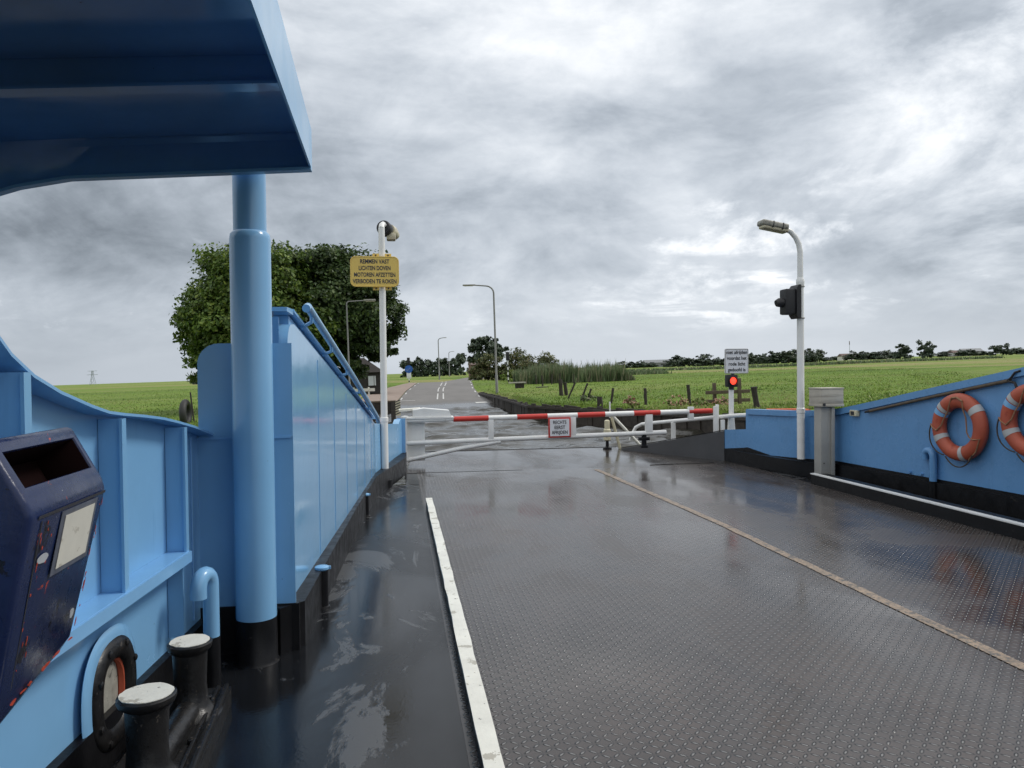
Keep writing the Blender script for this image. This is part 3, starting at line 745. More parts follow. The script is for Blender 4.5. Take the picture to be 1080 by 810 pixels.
blades('ditch_reeds', xs, ys, RNG.uniform(0.25, 0.7, n), RNG.uniform(0.06, 0.2, n), LEAF_R, 'low reeds along the ditch right of the reed bed', 'reeds', (.4, .5, .1), 0.3)

# far trees -- a few crown meshes reused at their own places and sizes
def far_tree_mesh(seed, w_, h_, n):
    global RNG
    RNG = np.random.default_rng(seed)
    L = [(0, 0, h_ * .55, w_ * .40, w_ * .40, h_ * .42, .4), (0, 0, h_ * .22, w_ * .36, w_ * .36, h_ * .22, .2)]
    for k in range(3): L.append((RNG.uniform(-.28, .28) * w_, RNG.uniform(-.2, .2) * w_, h_ * RNG.uniform(.30, .62), w_ * .26, w_ * .26, h_ * RNG.uniform(.26, .36), .14))
    P, N = crown_points(L, n); P[:, 2] = np.maximum(P[:, 2], 0.15)
    V, F = cards(P, N, 0.06 * h_ * (0.6 + 0.8 * RNG.random(len(P))))
    me = np_mesh('far_tree', V, F, LEAF_F + [M['bark']], RNG.choice(3, len(F), p=(.45, .35, .2)))
    bm = bmesh.new(); bm.from_mesh(me)
    r = bmesh.ops.create_cone(bm, cap_ends=True, segments=6, radius1=h_ * .035, radius2=h_ * .02, depth=h_ * .55, matrix=Matrix.Translation((0, 0, h_ * .26)))
    for v in r['verts']:
        for f_ in v.link_faces: f_.material_index = 3
    bm.to_mesh(me); bm.free(); return me


FAR = [far_tree_mesh(20 + k, 10, 10, 1500) for k in range(5)]


def azimuth(px):
    """heading of a column of the photograph, for distant things only"""
    d = ROT_LAND @ Vector((px - 540, 0, -813)); return d.x / d.y


def far_tree(px, dist, wpx, hpx, label, group, k=None, sink=0.0):
    x = azimuth(px) * dist; z = float(land_h(np.array(x), np.array(dist)))
    sc_ = dist / 813 / 10 / math.cos(math.atan((px - 540) / 813) )
    o = bpy.data.objects.new('far_tree', FAR[random.randrange(5) if k is None else k]); COL.objects.link(o)
    o.location = (x, dist, z - 0.17 * hpx * sc_ * 10); o.scale = (wpx * sc_, wpx * sc_, hpx * sc_ * 1.17); o.rotation_euler.z = random.uniform(0, 6.28)
    return tag(o, label, 'tree', group)


# row of trees beyond the road crest
GA = 'row of dark trees on the horizon left of the road'
for k, px in enumerate([429, 436, 443, 450, 456, 462, 468, 474, 481, 486]):
    lab = 'dark tree in the dense row on the horizon left of the road'
    if k == 9: lab = 'rounded tree ending the dark row left of the road, tallest of it'
    far_tree(px, 330, 17 if k < 9 else 17, random.uniform(17, 21) if k < 9 else 25, lab, GA)
far_tree(494, 420, 4, 8, 'tiny round tree beside the end of the road on the horizon', None)
far_tree(207, 300, 12, 8, 'low dark bush on the left horizon beside the chestnut tree', None)
for (a, b, n_, hl, hh_, d, lab, g) in [
    (655, 690, 6, 5, 8, 520, 'low dark tree on the horizon behind the reed bed', 'low trees behind the reed bed'),
    (702, 762, 10, 8, 14, 470, 'dark tree on the horizon left of the white ferry notice', 'trees left of the white ferry notice'),
    (790, 806, 4, 10, 13, 470, 'dark tree on the horizon just right of the white ferry notice', 'trees right of the white ferry notice'),
    (810, 868, 9, 11, 15, 480, 'dark tree in the solid clump behind the right lamp pole', 'clump behind the right lamp pole'),
    (872, 896, 5, 4, 6, 700, 'tiny low tree on the horizon beside the grey cabinet post', 'low trees right of the lamp pole clump'),
    (897, 945, 8, 6, 10, 600, 'small tree among the far houses on the right horizon', 'trees among the far houses'),
    (990, 1042, 9, 4, 7, 700, 'tiny tree between the paired round trees on the right horizon', 'low trees on the right horizon'),
    (1068, 1110, 6, 4, 7, 700, 'tiny tree at the right edge of the horizon', 'low trees at the right edge')]:
    for k in range(n_):
        px = a + (b - a) * (k + 0.5) / n_ + random.uniform(-1.5, 1.5)
        far_tree(px, d + random.uniform(-20, 20), (b - a) / n_ * 3.2, random.uniform(hl, hh_), lab, g)
far_tree(955, 520, 24, 15, 'wide rounded tree on the right horizon, left of a taller one', None, 0)
far_tree(976, 500, 20, 18, 'taller round tree right of the wide rounded tree on the horizon', None, 1)
far_tree(1051, 560, 15, 11, 'left one of a small pair of round trees far right', None, 2)
far_tree(1062, 560, 15, 12, 'right one of a small pair of round trees far right', None, 3)

# far houses
def house(px, dist, w_, h_, wm, rm_, label, dep=8):
    x = azimuth(px) * dist; z = float(land_h(np.array(x), np.array(dist)))
    t = thing('far_house', label, 'house', (x, dist, z), ferry=False)
    a = MB(); a.box((x, dist, z + h_ * .3), (w_, dep, h_ * .6)); a.build('wall', wm, t)
    r = MB(); r.prism([(x - w_ * .53, dist - dep * .55, z + h_ * .6), (x - w_ * .53, dist + dep * .55, z + h_ * .6), (x - w_ * .53, dist, z + h_)], (w_ * 1.06, 0, 0)); r.build('roof', rm_, t)
    for k in range(3):
        wn = MB(); wn.box((x + (k - 1) * w_ * .28, dist - dep / 2 - .03, z + h_ * .32), (w_ * .12, .06, h_ * .2)); wn.build('window', M['letter'], t)
house(505.5, 235, 5.5, 6.2, M['brick_far'], M['roof_far'], 'brown farmhouse with steep roof at the right side of the road end', 9)
house(698, 560, 26, 5.5, M['barn_far'], M['barn_far'], 'long grey barn roof among the trees left of the ferry notice')
house(893, 640, 12, 6, M['wall_far'], M['roof_far'], 'small house with pale wall beside the low trees right of the lamp pole')
house(935, 640, 16, 4.2, M['wall_far'], M['barn_far'], 'low white shed among the small trees on the right horizon')
house(1024, 700, 22, 7.5, M['wall_far'], M['barn_far'], 'long white farm building on the far right horizon')
house(1008, 700, 10, 6, M['wall_far'], M['roof_far'], 'small pale house left of the long white farm building')

# pylon and mast
def pylon():
    d = 1150; x = azimuth(98) * d; t = thing('power_pylon', 'grey lattice power pylon far off on the left horizon', 'pylon', (x, d, 0), ferry=False)
    lg = MB(); H = 20
    for sx in (-1, 1):
        for sy in (-1, 1): lg.tube([(x + sx * 3.2, d + sy * 3.2, 0), (x + sx * 1.3, d + sy * 1.3, H * .6), (x + sx * .8, d + sy * .8, H)], .28, 5)
    for z0, z1, w0, w1 in ((0, 6, 3.2, 2.2), (6, 12, 2.2, 1.3), (12, 20, 1.3, .8)):
        lg.tube([(x - w0, d - w0, z0), (x + w1, d - w1, z1)], .2, 5); lg.tube([(x + w0, d - w0, z0), (x - w1, d - w1, z1)], .2, 5)
    lg.build('lattice_tower', M['steel_far'], t)
    a = MB()
    for z_, L in ((H * .72, 7), (H * .98, 6)): a.tube([(x - L, d, z_), (x + L, d, z_)], .3, 5)
    a.build('cross_arm', M['steel_far'], t)
pylon()
x = azimuth(897) * 900
t = thing('radio_mast', 'thin red and white radio mast far off right of the lamp pole', 'mast', (x, 900, 0), ferry=False)
m_ = MB(); m_.tube([(x, 900, 0), (x, 900, 22)], [.35, .2], 6); m_.build('mast_tube', M['steel_far'], t)
m_ = MB(); m_.tube([(x, 900, 19), (x, 900, 23.5)], [.5, .4], 6); m_.build('antenna', M['roof_far'], t)

# ------------------------------------------------------------------ shore furniture
def street_lamp(x, y, z, h_, arm, label, r=0.075, bd=.55):
    t = thing('street_lamp', label, 'street lamp', (x, y, z), 'street lamps along the road', ferry=False)
    p = MB(); sgn = 1 if arm > 0 else -1
    pts = [(x, y, z - .2), (x, y, z + 1.2), (x, y, z + 1.25), (x, y, z + h_ - bd)] + [(x + sgn * bd * (1 - math.cos(a)), y, z + h_ - bd + bd * .92 * math.sin(a)) for a in (.35, .75, 1.15, 1.5)] + [(x + arm * .62, y, z + h_ + .02)]
    p.tube(pts, [r * 1.35, r * 1.3, r, r * .8, r * .75, r * .72, r * .7, r * .66, r * .6], 10); p.build('post', M['lamp_post'], t)
    l = MB(); l.box((x + arm * .8, y, z + h_ + .03), (abs(arm) * .42, .22, .09), bev=.03); l.build('lantern', M['lamp_grey'], t)
    g = MB(); g.box((x + arm * .82, y, z + h_ - .028), (abs(arm) * .3, .16, .03)); g.build('lens', M['lamp_cream'], t)
street_lamp(6.85, 54, 0.1, 7.55, -2.15, 'tall grey street lamp on the right verge, arm reaching left over the road')
street_lamp(-2.3, 37.3, 0.1, 5.05, 1.35, 'thin grey street lamp in front of the dark tree, arm reaching right', .042, .14)
street_lamp(7.3, 139, 0.5, 7.3, 1.5, 'pale street lamp far up the road, nearer of the distant two', .1)
street_lamp(14.7, 224, 0.5, 7.0, 1.6, 'thin pale street lamp farthest up the road', .11)

def signal_post(x, y, z, h_, label, blue=False):
    t = thing('traffic_signal', label, 'traffic light', (x, y, z), ferry=False)
    p = MB(); p.tube([(x, y, z - .1), (x, y, z + h_)], .07, 10); pole = p.build('pole', M['white'], t)
    n_ = 4
    for k in range(n_): b_ = MB(); b_.tube([(x, y, z + (k + .12) * (h_ - .8) / n_), (x, y, z + (k + .62) * (h_ - .8) / n_)], .075, 10); b_.build('black_band', M['letter'], pole)
    q = MB(); q.box((x, y - .05, z + h_ - .1), (.36, .26, .95), bev=.04); q.build('signal_head', M['signal'], t)
    if blue:
        d = MB(); d.lathe((x, y - .2, z + h_ - 1.05), [(0, 0), (.48, 0), (.48, .03), (0, .03)], 20, (0, -1, 0)); dd = d.build('round_blue_sign', M['sign_blue'], t)
        a = MB(); a.bar((x + .2, y - .24, z + h_ - .85), (x - .15, y - .24, z + h_ - 1.25), .02, .10, (0, -1, 0)); a.bar((x - .22, y - .242, z + h_ - 1.3), (x - .22, y - .242, z + h_ - 1.0), .02, .09, (0, -1, 0)); a.build('white_arrow', M['sign_white'], dd)
        s_ = MB(); s_.box((x, y - .18, z + .95), (.55, .03, .8), bev=.01); s_.build('white_plate', M['sign_white'], t)
signal_post(1.3, 96, 0.45, 2.75, 'striped post with black signal head, round blue sign and white plate', True)
signal_post(11.95, 84, 0.2, 3.05, 'black and white banded post with black signal head before the bushes')

# hut and white guard rail under the trees
t = thing('waiting_hut', 'small dark wooden hut with hipped roof and window under the tree', 'hut', (-3.9, 67, 0.15), ferry=False)
hw_, hd = 1.75, 1.6; cx, cy, z0 = -3.2, 67, 0.15
a = MB(); a.box((cx, cy, z0 + .8), (hw_ * 2, hd * 2, 1.75)); a.build('wall', M['hut_wall'], t)
r_ = MB(); o_ = .3; zt = z0 + 1.68
v = r_._new([(cx - hw_ - o_, cy - hd - o_, zt), (cx + hw_ + o_, cy - hd - o_, zt), (cx + hw_ + o_, cy + hd + o_, zt), (cx - hw_ - o_, cy + hd + o_, zt), (cx - .35, cy, zt + 1.25), (cx + .35, cy, zt + 1.25)])
for q in ((0, 1, 5, 4), (2, 3, 4, 5), (1, 2, 5), (3, 0, 4), (0, 3, 2, 1)): r_.face([v[i] for i in q])
r_.build('roof', M['hut_roof'], t)
for dx, w_ in ((1.0, .62),):
    wf = MB(); wf.box((cx + dx, cy - hd - .02, z0 + .98), (w_ + .12, .06, .92)); fr = wf.build('window_frame', M['hut_wall'], t)
    g = MB(); g.box((cx + dx - .06, cy - hd - .055, z0 + .98), (w_ * .72, .02, .8)); g.build('pane', M['window'], fr)
    g = MB(); g.box((cx + dx + .27, cy - hd - .055, z0 + .98), (w_ * .2, .02, .8)); g.build('pane', M['window'], fr)
t = thing('guard_rail', 'low white guard rail on short posts in front of the hut', 'guard rail', (-3.4, 58, 0.1), ferry=False)
a = MB(); a.box((-3.2, 58, .52), (2.9, .06, .22)); a.build('rail', M['white_worn'], t)
for k in range(3): p = MB(); p.box((-4.4 + k * 1.1, 58.08, .3), (.12, .1, .85)); p.build('post', M['white_worn'], t)
t = thing('marker_post', 'short white marker post with red top beside the guard rail', 'marker post', (-4.0, 56, .1), ferry=False)
a = MB(); a.box((-4.0, 56, .5), (.14, .1, .95)); a.build('post', M['white_worn'], t); a = MB(); a.box((-4.0, 55.99, .92), (.15, .11, .16)); a.build('red_band', M['red'], t)

# picnic table on the grass
t = thing('picnic_table', 'concrete picnic table with pale slab top on the grass by the road', 'table', (9.9, 64, .1), ferry=False)
a = MB(); a.box((9.85, 64, .55), (1.35, .8, .1), bev=.02); a.build('table_top', M['concrete'], t)
a = MB(); a.box((10.05, 64, .28), (.7, .5, .5)); a.build('base', M['wood_post'], t)
t = thing('stone_slab', 'low dark stone lying in the grass right of the picnic table', 'stone', (11.4, 61, .06), ferry=False)
a = MB(); a.box((11.4, 61, .13), (.9, .5, .16), Matrix.Rotation(.2, 3, 'Z'), .05); a.build('slab', M['wood_post'], t)

# fence posts, each on its own lean
GP_ = 'weathered fence posts on the right bank'
def post(x, y, h_, lx, w_, label, ly=0.0):
    z = float(land_h(np.array(x), np.array(y))); t = MB()
    a = Vector((x, y, z - .15)); b_ = Vector((x + lx, y + ly, z + h_)); k = 5
    t.tube([a.lerp(b_, i / k) + Vector((random.uniform(-.01, .01), 0, 0)) for i in range(k + 1)], [w_ * random.uniform(.85, 1.05) for i in range(k + 1)], 7, smooth=False)
    o = t.build('fence_post', M['wood_post']); tag(o, label, 'fence post', GP_)
post(9.3, 43.7, .95, -.05, .13, 'thick upright post, left one of a close pair on the bank')
post(9.72, 44.2, .75, -.1, .12, 'shorter post, right one of a close pair on the bank')
post(8.6, 39.1, .82, .45, .055, 'thin post leaning far to the right, leftmost of the leaning ones')
post(8.6, 36.3, .82, .42, .055, 'thin post leaning right, middle of the three leaning ones')
post(8.7, 35.4, .58, .27, .05, 'short thin post leaning right amid dry weeds')
post(8.2, 31, .34, .0, .13, 'squat stump of a post on the bank, shortest of all')
post(9.0, 32.2, .66, .12, .055, 'thin post with slight right lean, next to the squat stump')
post(9.9, 30.2, .68, .0, .065, 'upright post between first two pink flower bushes')
post(11.4, 29.2, .78, -.07, .07, 'taller upright post right of the widest flower bush')
post(11.8, 24.2, .72, -.12, .11, 'thick dark post near the end of the blue right bulwark')
for k, (x, y, h_) in enumerate([(13.1, 73, .9), (14.0, 70, .95), (15.2, 72, 1.0), (12.4, 66, .95), (16.3, 71, .9)]):
    post(x, y, h_, random.uniform(-.08, .08), .07, ['dark post at the left foot of the reed bed', 'dark post before the left part of the reeds, second from left', 'dark post standing among the reeds, third from left', 'dark post in the meadow in front of the reed bed', 'dark post before the middle of the reed bed'][k])
t = thing('timber_fence', 'short brown timber fence with two rails behind the red light', 'fence', (12.2, 27.5, .06), ferry=False)
for (x, y, h_) in ((11.75, 27.6, .8), (12.65, 27.4, .95)): a = MB(); a.box((x, y, h_ / 2), (.12, .12, h_ + .2), bev=.015); a.build('post', M['wood_grey'], t)
for z_ in (.55, .22): a = MB(); a.box((12.2, 27.42, z_), (1.75, .06, .13), bev=.01); a.build('rail', M['wood_grey'], t)
# tyre lying on the left bank behind the bulwark, with a thin stake
t = thing('old_tyre', 'old dark tyre leaning on the left bank behind the blue plate', 'tyre', (-8.3, 31, .06), ferry=False)
a = MB(); a.torus(lambda s_: (-8.1, 31 + .42 * math.cos(s_ * 6.283), .4 + .42 * math.sin(s_ * 6.283)), 24, .13, 10); o = a.build('tread', M['dark_rubber'], t)
a = MB(); a.tube([(-7.8, 31, 0), (-7.9, 31, 1.2)], .03, 6); tag(a.build('thin_stake', M['wood_post']), 'thin dark stake standing beside the old tyre', 'stake')

# ================================================================== FERRY (coordinates of the listing deck; x right, y ahead)
dk = MB(); dk.box((3.0, 4.9, -0.15), (5.46, 15.0, 0.308)); deck = dk.build('tread_plate_deck', M['tread']); tag(deck, kind='structure', ferry=True)
wk = MB(); wk.box((-0.93, 4.3, -0.15), (2.40, 13.8, 0.30)); wk.box((0.18, 11.8, -0.148), (0.18, 1.2, 0.30))
tag(wk.build('walkway', M['walk']), kind='structure', ferry=True)
gt = MB(); gt.box((6.52, 4.9, -0.155), (1.58, 15.0, 0.30)); tag(gt.build('gutter_deck', M['walk']), kind='structure', ferry=True)
hull = MB(); hull.box((2.8, 4.7, -0.72), (9.6, 14.6, 0.80)); tag(hull.build('ferry_hull', M['black']), kind='structure', ferry=True)
rp = MB(); rp.prism([(0.08, 12.43, 0.0), (5.70, 12.43, 0.0), (5.68, 12.86, 0.003), (4.42, 14.86, 0.03), (4.42, 15.35, 0.035), (0.30, 15.35, 0.035)], (0, 0, -0.09))
ramp = rp.build('boarding_ramp', M['ramp']); tag(ramp, kind='structure', ferry=True)
tp = MB(); tp.prism([(0.12, 12.45, 0.004), (2.0, 12.45, 0.004), (1.55, 14.0, 0.0225), (0.28, 14.0, 0.0225)], (0, 0, 0.001)); tp.build('tread_panel', M['tread'], ramp)
sm = MB(); sm.box((2.36, 15.36, 0.012), (4.12, 0.05, 0.062), bev=.008); sm.build('ramp_lip', M['black'], ramp)
sm = MB(); sm.box((2.85, 12.415, -0.06), (5.5, 0.03, 0.10)); sm.build('hinge_gap', M['black'], ramp)
b = MB(); b.tube([(4.2, 12.56, 0.006), (5.35, 12.60, 0.006)], 0.007, 6); b.build('weld_seam', M['black'], ramp)
ln = MB(); rows = []
for k in range(48):
    y = 12.2 - k * 0.25; x = 3.17 + 0.16 * min(1, (12.2 - y) / 4.5); j = random.uniform(-.006, .006)
    rows.append([(x - .042 + j, y, 0.0085), (x + .042 + j, y, 0.0085)])
ln.sheet(rows); ln.build('lane_line', M['line_ochre'], deck)

# kerbs
def wobble_top(mb, x0, x1, y0, y1, z0, z1, n=46):
    rows = [[(x0 + random.uniform(-.004, .004), y, z0), (x0 + random.uniform(-.004, .004), y, z1), (x1 + random.uniform(-.005, .005), y, z1 + random.uniform(-.002, .002)), (x1, y, z0)] for y in np.linspace(y0, y1, n)]
    mb.sheet(rows); mb.face(mb._new(list(reversed(rows[-1])))); mb.face(mb._new(rows[0]))
t = thing('deck_kerb', 'low steel kerb with worn white top between walkway and vehicle deck', 'kerb', (.35, 5, 0))
k_ = MB(); k_.box((.35, 4.5, .04), (.074, 9.78, .08)); k_.build('kerb_side', M['black'], t)
k_ = MB(); wobble_top(k_, .311, .389, 9.4, -.4, .080, .10); k_.build('white_top', M['white_worn'], t)
t = thing('deck_kerb', 'black kerb with thin white top in front of the right bulwark', 'kerb', (5.75, 5, 0))
k_ = MB(); k_.prism([(5.70, 10.05, 0), (5.95, 10.05, 0), (6.02, -2.5, 0), (5.80, -2.5, 0)], (0, 0, .138)); k_.build('kerb_side', M['black'], t)
k_ = MB(); k_.prism([(5.695, 10.06, .138), (5.765, 10.06, .138), (5.885, -2.5, .138), (5.795, -2.5, .138)], (0, 0, .014)); k_.build('white_top', M['white'], t)

# ---- near left bulwark with swept top
def line_x(a, b, y): return a[0] + (b[0] - a[0]) * (y - a[1]) / (b[1] - a[1])
NA, NB = (-1.29, 3.0), (-1.18, 4.4)
nw = lambda y: line_x(NA, NB, y)
top = [(4.93, 1.225), (4.75, 1.268), (4.56, 1.31), (4.35, 1.355), (4.15, 1.39), (3.93, 1.425), (3.71, 1.45), (3.5, 1.47), (3.35, 1.487), (3.2, 1.52), (2.97, 1.58), (2.80, 1.64), (2.67, 1.71), (2.56, 1.80), (2.46, 1.95), (2.39, 2.14), (2.34, 2.38), (2.31, 2.66)]
t = thing('bulwark', 'blue steel bulwark sweeping up to the left, with ribs and a shelf', 'bulwark', (-1.25, 3.5, 0))
loop = [(nw(y), y, z) for y, z in top] + [(nw(-1.5), -1.5, 2.66), (nw(-1.5), -1.5, .22), (nw(4.93), 4.93, .22)]
p = MB(); p.prism(loop, (-.02, 0, 0)); p.build('wall_plate', M['blue'], t)
p = MB(); p.ribbon([(nw(y) - .03, y, z) for y, z in top], (.125, 0, 0), .012); p.build('top_flange', M['blue_light'], t)
p = MB(); p.box((nw(2) - .025, 1.72, .11), (.09, 6.44, .22), Matrix.Rotation(-.0785, 3, 'Z')); p.build('black_base', M['black'], t)
def topz(y): return float(np.interp(y, [q[0] for q in reversed(top)], [q[1] for q in reversed(top)]))
SHZ = .715; SHE = 4.20
for y in (2.74, 3.46, 4.19, 1.7):
    p = MB(); z1 = topz(y) - .014; z0 = SHZ + .012
    p.box((nw(y) + .0475, y, (z0 + z1) / 2), (.09, .012, z1 - z0)); p.box((nw(y) + .098, y, (z0 + z1) / 2), (.012, .05, z1 - z0)); p.build('stiffener', M['blue'], t)
p = MB(); p.box((nw(4.19) + .04, 4.19, .49), (.075, .012, .42)); p.build('stiffener', M['blue'], t)
p = MB()
p.prism([(nw(1.2) + .001, 1.2, SHZ), (nw(SHE) + .001, SHE, SHZ), (nw(SHE) + .108, SHE, SHZ), (nw(1.2) + .108, 1.2, SHZ)], (0, 0, .012))
p.prism([(nw(1.2) + .108, 1.2, SHZ + .010), (nw(SHE) + .108, SHE, SHZ + .010), (nw(SHE) + .120, SHE, SHZ + .010), (nw(1.2) + .120, 1.2, SHZ + .010)], (0, 0, -.055))
p.build('shelf', M['blue_light'], t)
p = MB(); p.tube([(nw(4.56) + .004, 4.56, .25), (nw(4.56) + .004, 4.56, 1.29)], .006, 6); p.build('weld_bead', M['blue_light'], t)
# fairlead
def oval(yc, zc, ry_, rz_, xo):
    def fn(s_):
        a = s_ * 2 * math.pi; c_, s2 = math.cos(a), math.sin(a)
        y = yc + ry_ * math.copysign(abs(c_) ** .8, c_); return (nw(y) + xo, y, zc + rz_ * math.copysign(abs(s2) ** .8, s2))
    return fn
p = MB(); p.torus(oval(3.46, .30, .205, .225, .03), 40, 0, 10, rad=lambda s_: (.05, .012)); fl = p.build('fairlead_surround', M['blue'], t)
p = MB(); p.torus(oval(3.47, .295, .160, .185, .034), 40, 0, 12, rad=lambda s_: (.048, .026)); fr = p.build('fairlead_ring', M['black_iron'], t)
for k in range(8):
    q = Vector(oval(3.47, .295, .173, .198, .056)(k / 8 + .06)); p = MB(); p.lathe(q, [(.016, 0), (.016, .008), (.010, .012), (0, .012)], 6, (1, 0, 0)); p.build('bolt', M['black_iron'], fr)
p = MB(); p.prism([oval(3.47, .295, .125, .155, .006)(k / 24) for k in range(24)], (.004, 0, 0)); p.build('fairlead_back', M['lamp_grey'], fr)
p = MB(); ov = oval(3.485, .288, .112, .14, .016); p.tube([ov(a_) for a_ in np.linspace(-.21, .20, 14)], [.006] + [.016 + .009 * math.sin(k_ / 11 * 3.14) for k_ in range(12)] + [.006], 8); p.build('fairlead_lining', M['orange'], fr)

# ---- litter bin on the near bulwark
t = thing('litter_bin', 'battered dark navy litter bin with slanted front, open mouth and blank sticker', 'litter bin', (-1.2, 2.3, .8))
Y0, Y1 = 2.03, 2.525
prof = [(-1.235, 1.45), (-.99, 1.492), (-.903, 1.335), (-.893, 1.30), (-.995, .81), (-1.03, .76), (-1.235, .75)]
def yof(z, y): return y - (.035 * (1.32 - z) if y > 2.3 else -.01 * (1.32 - z))
bb = bmesh.new()
loopA = [bb.verts.new((x, yof(z, Y0), z - (.03 if z < .9 else 0))) for x, z in prof]; loopB = [bb.verts.new((x, yof(z, Y1), z + (.05 if z < .9 else 0))) for x, z in prof]
n_ = len(prof)
for k in range(n_): bb.faces.new((loopA[k], loopB[k], loopB[(k + 1) % n_], loopA[(k + 1) % n_]))
bb.faces.new(list(reversed(loopA))); bb.faces.new(loopB)
bmesh.ops.recalc_face_normals(bb, faces=bb.faces)
ends = [f_ for f_ in bb.faces if len(f_.verts) == n_]
es = [e for e in bb.edges if any(f_ in ends for f_ in e.link_faces) or abs(e.verts[0].co.z - e.verts[1].co.z) < .03 and e.verts[0].co.x > -1.1 and e.verts[0].co.z < 1.6]
bmesh.ops.bevel(bb, geom=list(set(es)), offset=.016, segments=3, affect='EDGES', profile=.5, clamp_overlap=True)
bmesh.ops.recalc_face_normals(bb, faces=bb.faces)
want = Vector((.87, 0, .49)); bb.faces.ensure_lookup_table()
mouth = max((f_ for f_ in bb.faces if f_.normal.dot(want) > .985), key=lambda f_: f_.calc_area())
bmesh.ops.inset_region(bb, faces=[mouth], thickness=.030, depth=0)
r_ = bmesh.ops.inset_region(bb, faces=[mouth], thickness=.004, depth=-.005)
for f_ in r_['faces']: f_.material_index = 0
r_ = bmesh.ops.inset_region(bb, faces=[mouth], thickness=.006, depth=-.12)
for f_ in r_['faces']: f_.material_index = 1
mouth.material_index = 1
me = bpy.data.meshes.new('bin_body'); bb.to_mesh(me); bb.free(); me.set_sharp_from_angle(angle=R(50))
for q_ in me.polygons: q_.use_smooth = True
body = link_mesh('bin_body', me, [M['navy'], M['bin_in']], t)
fx = lambda z: -.893 - .102 * (1.30 - z) / .49       # front face of the bin at height z
def patch(mb, y, z, wy, hz, proud, shape=None, skew=0):
    pts = shape or [(-.5, -.5), (.5, -.5), (.5, .5), (-.5, .5)]
    mb.prism([(fx(z + b_ * hz) + proud, y + a_ * wy + skew * b_, z + b_ * hz) for a_, b_ in pts], (.0012, 0, 0))
p = MB(); patch(p, 2.335, 1.195, .245, .175, .0015); e_ = p.build('sticker_border', M['sticker_edge'], t)
p = MB(); patch(p, 2.337, 1.195, .20, .145, .0035); p.build('sticker', M['paper'], e_)
p = MB(); p.prism([(fx(1.288) + .002, 2.07, 1.288), (fx(1.288) + .002, 2.51, 1.288), (fx(1.296) + .002, 2.51, 1.296), (fx(1.296) + .002, 2.07, 1.296)], (.001, 0, 0)); p.build('lid_seam', M['letter'], t)
p = MB(); p.prism([(fx(1.28) + .002, 2.092, 1.28), (fx(.82) + .002, 2.105, .82), (fx(.82) + .002, 2.110, .82), (fx(1.28) + .002, 2.097, 1.28)], (.001, 0, 0)); p.build('door_seam', M['letter'], t)
blob = lambda n_, j: [(.5 * math.cos(6.283 * k / n_) * random.uniform(1 - j, 1), .5 * math.sin(6.283 * k / n_) * random.uniform(1 - j, 1)) for k in range(n_)]
for a_ in ((2.145, 1.175, .075, .03, .002, blob(11, .3)), (2.43, .945, .035, .04, .002, blob(9, .4))): p = MB(); patch(p, *a_); p.build('bare_scrape', M['scrape'], t)
p = MB()
for k in range(30):
    z = random.uniform(.89, 1.27); edge = random.random() < .55
    y = random.uniform(2.485, 2.505) - .035 * (1.32 - z) if edge else random.uniform(2.105, 2.17)
    s_ = random.uniform(.003, .009); patch(p, y, z, s_ * random.uniform(.7, 1.4), s_ * random.uniform(1.2, 5.0), .0022, blob(11, .65))
for k in range(9): yk = random.uniform(2.12, 2.47); patch(p, yk, .795 + (yk - 2.06) / .44 * .07, random.uniform(.02, .06), random.uniform(.008, .02), .0022, blob(8, .5))
bmesh.ops.recalc_face_normals(p.b, faces=p.b.faces)
for v_ in p.b.verts: v_.co -= OFF[body.name]
for f_ in p.b.faces: f_.material_index = 2
tmp = bpy.data.meshes.new('tmp'); p.b.to_mesh(tmp); p.b.free()
bb = bmesh.new(); bb.from_mesh(body.data); bb.from_mesh(tmp); bb.to_mesh(body.data); bb.free(); bpy.data.meshes.remove(tmp); body.data.materials.append(M['primer'])
p = MB(); p.box((-1.275, 2.29, 1.1), (.08, .2, .4)); p.build('bracket', M['blue'], t)

# ---- bulkhead plate, column
t = thing('bulkhead_plate', 'upright blue plate with rounded top corner left of the column', 'plate', (-1.0, 4.68, 0))
rc = .12; arc = [(-1.15 + rc - rc * math.cos(a), 4.68, 1.82 - rc + rc * math.sin(a)) for a in np.linspace(0, math.pi / 2, 8)]
p = MB(); p.prism([(-1.15, 4.68, 1.272)] + arc + [(-.62, 4.68, 1.82), (-.62, 4.68, 1.272)], (0, .018, 0)); p.build('upper_plate', M['blue'], t)
p = MB(); p.box((-.93, 4.70, .775), (.62, .02, .99)); p.build('lower_plate', M['blue'], t)
p = MB(); p.box((-.93, 4.689, 1.268), (.60, .03, .012)); p.build('ledge', M['blue_light'], t)
p = MB(); p.box((-.93, 4.71, .14), (.66, .06, .28)); p.build('black_base', M['black'], t)
t = thing('support_column', 'thick round blue steel column standing under the canopy', 'column', (-.82, 4.55, 0))
p = MB(); p.lathe((-.82, 4.55, 0), [(.112, .255), (.112, 2.40), (.108, 2.43), (.094, 2.445)], 32); p.build('sleeve', M['blue'], t)
p = MB(); p.lathe((-.82, 4.55, 0), [(.0905, 2.44), (.0905, 3.0)], 32); p.build('upper_tube', M['blue'], t)
p = MB(); p.lathe((-.82, 4.55, 0), [(.125, 0), (.115, .015), (.1125, .255)], 32); p.build('black_foot', M['black'], t)
t = thing('vent_pipe', 'blue gooseneck vent pipe on the walkway left of the column', 'vent pipe', (-.985, 4.20, 0))
gvx, gvy = -.985, 4.20
arc = [(gvx - .018 + .018 * math.cos(a), gvy - .052 + .052 * math.cos(a), .545 + .065 * math.sin(a)) for a in np.linspace(0, math.pi, 10)]
